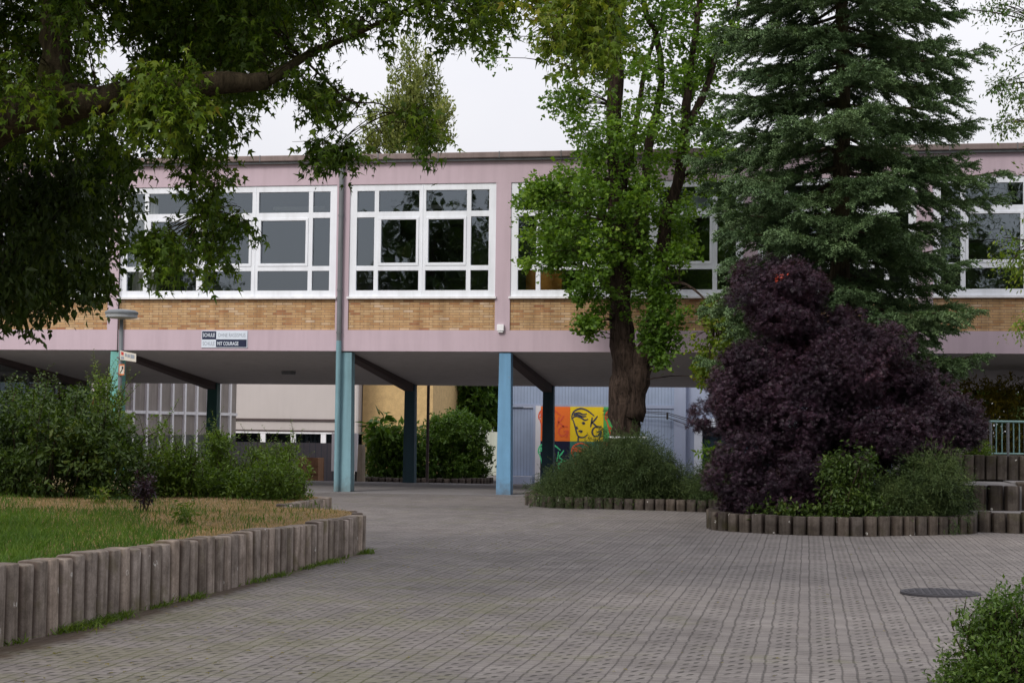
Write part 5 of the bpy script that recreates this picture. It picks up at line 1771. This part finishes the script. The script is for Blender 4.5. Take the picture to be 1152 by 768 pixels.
for i, (x, y, Y, lab) in enumerate([(205, 583, 18.0, 'leafy weed tuft in the middle of the dry grass'), (60, 590, 18.5, 'small weed tuft at the edge of the green lawn near the left edge'), (113, 565, 22.0, 'small pale weed tuft before the dark bush')]):
    shrub('weed_tuft', lab, 'weed', [([(x - 14, y + 6), (x - 10, y - 10), (x, y - 18), (x + 12, y - 8), (x + 14, y + 6)], Y, .15, 6, (.06, .10), 9)], SIM, 'leaf_weed', .05, per=6, tlen=.1, seed=60 + i, stems=False)
# corner bush bottom right
shrub('corner_bush', 'light green leafy bush in the bottom right corner', 'bush', [
    ([(1052, 800), (1058, 755), (1075, 722), (1105, 702), (1150, 684), (1230, 670), (1280, 830)], 11.2, .6, 170, (.07, .15), 16),
    ([(1045, 725), (1085, 690), (1115, 680), (1130, 655), (1165, 655), (1165, 700), (1090, 720)], 11.0, .25, 24, (.05, .08), 9)], SIM, 'leaf_corner', .036, per=9, tlen=.10, droop=-.1, seed=71, spread=.015, sprigs=(110, .10, .010))

# beyond the passage
shrub('clipped_hedge', 'clipped green hedge before the yellow building', 'hedge', [
    ([(408, 546), (408, 490), (430, 480), (480, 478), (490, 500), (490, 546)], 53.0, .5, 90, (.28, .4), 20)], SIM, 'leaf_hedge', .13, per=9, seed=81)
shrub('round_bush', 'rounded green bush right of the navy rear column', 'bush', [
    ([(478, 545), (478, 478), (498, 458), (530, 460), (548, 476), (554, 505), (554, 535), (545, 545)], 54.0, .9, 110, (.28, .45), 20)], SIM, 'leaf_hedge', .12, per=9, seed=82)
shrub('sumac_plant', 'small sumac with long arching leaves before the yellow wall', 'plant', [
    ([(416, 490), (414, 474), (430, 466), (452, 470), (450, 490)], 52.3, .3, 8, (.12, .2), 4)], SIM, 'leaf_hedge', .34, per=4, tlen=.3, seed=83)
shrub('background_tree', 'dense dark tree behind the round bush, between the yellow and blue buildings', 'tree', [
    ([(484, 500), (480, 410), (520, 380), (575, 390), (590, 440), (570, 490), (540, 470)], 68.0, 2.0, 110, (.7, 1.0), 24)], SIM, 'leaf_hedge', .3, per=9, tlen=.4, seed=84, base=(-14.5, 68, -.2))
shrub('autumn_hedge', 'yellowing hedge glimpsed under the slab at the right edge', 'hedge', [
    ([(1060, 530), (1060, 430), (1280, 420), (1280, 530)], 41.5, .6, 150, (.28, .42), 18)], SIM, 'leaf_autumn', .10, per=8, seed=85, base=(4.8, 41.5, .0))
shrub('terrace_weeds', 'fresh green weeds on the upper terrace below the railing', 'weeds', [
    ([(1082, 512), (1085, 498), (1110, 496), (1120, 510)], 32.6, .3, 12, (.10, .16), 16)], SIM, 'leaf_weed', .07, per=8, seed=86, stems=False)
for i, (xx, yy, Y, h, lab) in enumerate([(6.5, 62, 9, 0, 'dark tree far behind the spruce'), (14, 58, 9, 0, 'dark tree beyond the right end of the school'), (-34, 66, 9, 0, 'dark tree beyond the left end of the school')]):
    P = np.random.default_rng(i).normal(size=(50, 3)) * np.array([1.5, 1.3, 1.2]) + np.array([xx, yy, 3.6])
    V, F_, a, b = foliage(SIM, P, np.full((50, 3), 1.0), 26, 8, .5, .34, 900 + i)
    make_tree('background_tree', lab, 'tree', (xx, yy, -.2), [([(xx, yy, -.3), (xx, yy, 2.5), (xx, yy, 5)], [.22, .17, .08])], [('crown', V, F_, 'leaf_shrub')], 'bark')

# poplar behind the roof
PY = 62.0
Pq, Rq = [], []
for k, (pl, n_) in enumerate([([(448, 184), (446, 110), (456, 50), (464, 38), (472, 60), (478, 120), (480, 184)], 34), ([(430, 184), (432, 110), (440, 72), (450, 84), (454, 184)], 24),
                              ([(474, 184), (474, 80), (482, 66), (494, 104), (496, 184)], 24), ([(492, 184), (490, 120), (500, 104), (510, 150), (510, 184)], 12), ([(408, 184), (410, 146), (420, 122), (430, 140), (434, 184)], 14)]):
    P_, R_2 = crown_pads(pl, PY + (k % 3 - 1) * .5, .6, n_, .14, .32, 2.0, 401 + k)
    Pq.append(P_); Rq.append(R_2)
P = np.concatenate(Pq); R = np.concatenate(Rq)
V1, F1, _, _ = foliage(SIM, P, R, 13, 9, .45, .15, 402, droop=-1.1, up=.3)
P3 = np.random.default_rng(3).normal(size=(40, 3)) * np.array([.9, .9, 1.6]) + np.array([at_y(460, 176, PY)[0], PY, 8.0])
V2, F2, _, _ = foliage(SIM, P3, np.full((40, 3), .6), 22, 8, .45, .2, 403, droop=-.5)
bx_ = at_y(460, 176, PY)[0]
make_tree('poplar_tree', 'slender pale green poplar rising behind the roof', 'tree', (bx_, PY, -.2),
          [([(bx_, PY, -.3), (bx_, PY, 5), (bx_, PY, 11), (bx_ + .05, PY, 15)], [.28, .22, .13, .03]), ([(bx_, PY, 9), (bx_ - .5, PY, 11), (bx_ - .6, PY, 13)], [.08, .05, .02])],
          [('crown', *cat([(V1, F1), (V2, F2)]), 'leaf_poplar')], 'bark', pads=P, limb_kw=dict(r_end=.015, r_start=.03, lower=1.5))

# tree at the right edge
RY = 26.0
polyR = [([(1125, -40), (1200, -60), (1210, 200), (1160, 215), (1128, 190), (1128, 130), (1118, 95), (1122, 50)], RY, 1.0, 36, (.16, .28), 9),
         ([(1078, 5), (1130, -5), (1130, 15), (1085, 14)], RY, .25, 6, (.07, .12), 6),
         ([(1110, 85), (1140, 85), (1135, 110), (1112, 100)], RY, .25, 6, (.07, .12), 6),
         ([(1108, 130), (1150, 135), (1140, 150), (1115, 140)], RY, .25, 5, (.07, .11), 6),
         ([(1112, 240), (1160, 225), (1200, 300), (1150, 320), (1118, 290)], RY - .6, .4, 16, (.12, .2), 8),
         ([(1120, 380), (1150, 330), (1170, 335), (1160, 375), (1135, 372)], RY - .6, .3, 7, (.07, .12), 5),
         ([(1170, -200), (1350, -220), (1400, 150), (1300, 260), (1190, 220)], RY + .5, 1.6, 90, (.28, .45), 13)]
parts, pp = [], []
lowV = []
for i, (poly, Y, dp_, n, rr_, tw) in enumerate(polyR):
    P, R = crown_pads(poly, Y, dp_, n, rr_[0], rr_[1], .8, 420 + i)
    V, F_, a, b = foliage(SIM, P, R, tw, 9, .2, .062, 440 + i, droop=.5, spread=.04)
    (lowV if i in (4, 5) else parts).append((V, F_)); pp.append(P)
make_tree('birch_tree', 'light small-leaved tree reaching in from the right edge', 'tree', tuple(D_(1260, 600, RY)), [
    ([D_(1260, 610, RY), D_(1250, 400, RY), D_(1230, 200, RY), D_(1200, 60, RY), D_(1160, 20, RY)], [.2, .17, .14, .09, .05]),
    ([D_(1235, 240, RY), D_(1260, 50, RY), D_(1280, -150, RY)], [.12, .09, .04]),
    ([D_(1245, 330, RY), D_(1190, 290, RY - .4), D_(1150, 270, RY - .6)], [.05, .03, .012])],
    [('crown', *cat(parts), 'leaf_birch'), ('low_foliage', *cat(lowV), 'leaf_yellow')], 'bark', pads=np.concatenate(pp), limb_kw=dict(r_end=.005, r_start=.018, lower=-.3))

# unseen trees added behind the viewer to darken window reflections and the near paving
for i, (xx, yy, hh_, rr_) in enumerate([(-21.5, -19, 17.5, 4.6), (-13.5, -15, 16.5, 4.6), (-4.5, -17, 17, 5.0), (5.5, -15, 16, 5.0), (15, -18, 17, 5.0), (-40.0, -24.0, 12.5, 5.5)]):
    r = np.random.default_rng(700 + i)
    P = []
    while len(P) < 70:
        q = r.uniform(-1, 1, 3)
        if (q ** 2).sum() < 1: P.append(np.array([xx, yy, hh_ * .58]) + q * np.array([rr_, rr_, hh_ * .40]))
    P = np.array(P)
    V, F_, a, b = foliage(SIM, P, np.full((70, 3), rr_ * .26), 26, 7, .7, .5, 720 + i, shell=.2)
    make_tree('added_tree', ['unseen round tree added behind the viewer, farthest left', 'unseen round tree added behind the viewer, second from left', 'unseen round tree added behind the viewer at the middle', 'unseen round tree added behind the viewer, right of middle', 'unseen round tree added behind the viewer, farthest right', 'unseen low tree added behind the viewer, beyond all the others on the left'][i],
              'tree', (xx, yy, 0), [([(xx, yy, -.1), (xx, yy, hh_ * .4), (xx, yy, hh_ * .8)], [.35, .28, .1])], [('crown', V, F_, 'leaf_shrub')], 'bark', group='unseen trees added behind the viewer')

# fallen leaves on the paving
n = 520
r = np.random.default_rng(99)
x = r.uniform(-5.5, 2.5, n); y = 9.5 + 16 * r.uniform(0, 1, n) ** 1.4
x = np.where(r.uniform(size=n) < .6, -5.5 + np.abs(r.normal(size=n)) * 1.2, x)
pos = np.stack([x, y, np.full(n, .012)], 1)
V, F_ = place(PAL, pos, np.stack([r.normal(size=n), r.normal(size=n), np.zeros(n)], 1), np.tile([0, 0, 1.0], (n, 1)) + r.normal(size=(n, 3)) * .15, r.uniform(.014, .04, n))
tag(np_mesh('fallen_leaves', V, F_, 'leaf_autumn'), 'scattered small yellow fallen leaves on the paving', 'leaves', kind='stuff')

# ------------------------------------------------------------------ world, light, render
w = D.worlds.new('World')
scn.world = w
w.use_nodes = True
nt = w.node_tree
nt.nodes.clear()
SUN_EL, SUN_AZ = math.radians(42), math.radians(205)      # compass-like angle, from +Y clockwise: behind the viewer, to the left
sky = nt.nodes.new('ShaderNodeTexSky')
sky.sky_type = 'NISHITA'
sky.sun_disc = False
sky.sun_elevation = SUN_EL
sky.sun_rotation = SUN_AZ
sky.air_density = 1.2
sky.dust_density = 3
tc = nt.nodes.new('ShaderNodeTexCoord')
cl = noise(nt, tc.outputs['Generated'], 1.6, 6, 0.55)
cloud = ramp(nt, cl, [(0.3, (6.3, 6.3, 6.9)), (0.7, (8.0, 7.85, 8.05))])
sp = nt.nodes.new('ShaderNodeSeparateXYZ')
lk(nt, tc.outputs['Generated'], sp.inputs[0])
el = mth(nt, 'MAXIMUM', sp.outputs[2], 0.0)
grad = mth(nt, 'ADD', 0.92, mth(nt, 'MULTIPLY', el, 1.35))      # overcast sky: brighter overhead than at the horizon
vm = nt.nodes.new('ShaderNodeVectorMath')
vm.operation = 'SCALE'
lk(nt, cloud, vm.inputs[0])
lk(nt, grad, vm.inputs['Scale'])
cc = mixc(nt, 0.88, sky.outputs[0], vm.outputs[0])
bg = nt.nodes.new('ShaderNodeBackground')
bg.inputs['Strength'].default_value = 0.098
lk(nt, cc, bg.inputs['Color'])
ow = nt.nodes.new('ShaderNodeOutputWorld')
lk(nt, bg.outputs[0], ow.inputs[0])

sun = D.lights.new('sun', 'SUN')
sun.energy = 1.9
sun.angle = math.radians(18)
sun.color = (1, .95, .88)
so = D.objects.new('sun', sun)
COL.objects.link(so)
dirv = Vector((math.sin(SUN_AZ) * math.cos(SUN_EL), math.cos(SUN_AZ) * math.cos(SUN_EL), math.sin(SUN_EL)))
so.rotation_euler = dirv.to_track_quat('Z', 'Y').to_euler()

scn.render.engine = 'CYCLES'
scn.cycles.max_bounces = 6
scn.cycles.transparent_max_bounces = 12
scn.cycles.diffuse_bounces = 3
scn.cycles.glossy_bounces = 3
scn.view_settings.view_transform = 'Standard'
scn.view_settings.look = 'None'
scn.view_settings.exposure = 0.2
scn.view_settings.gamma = 1
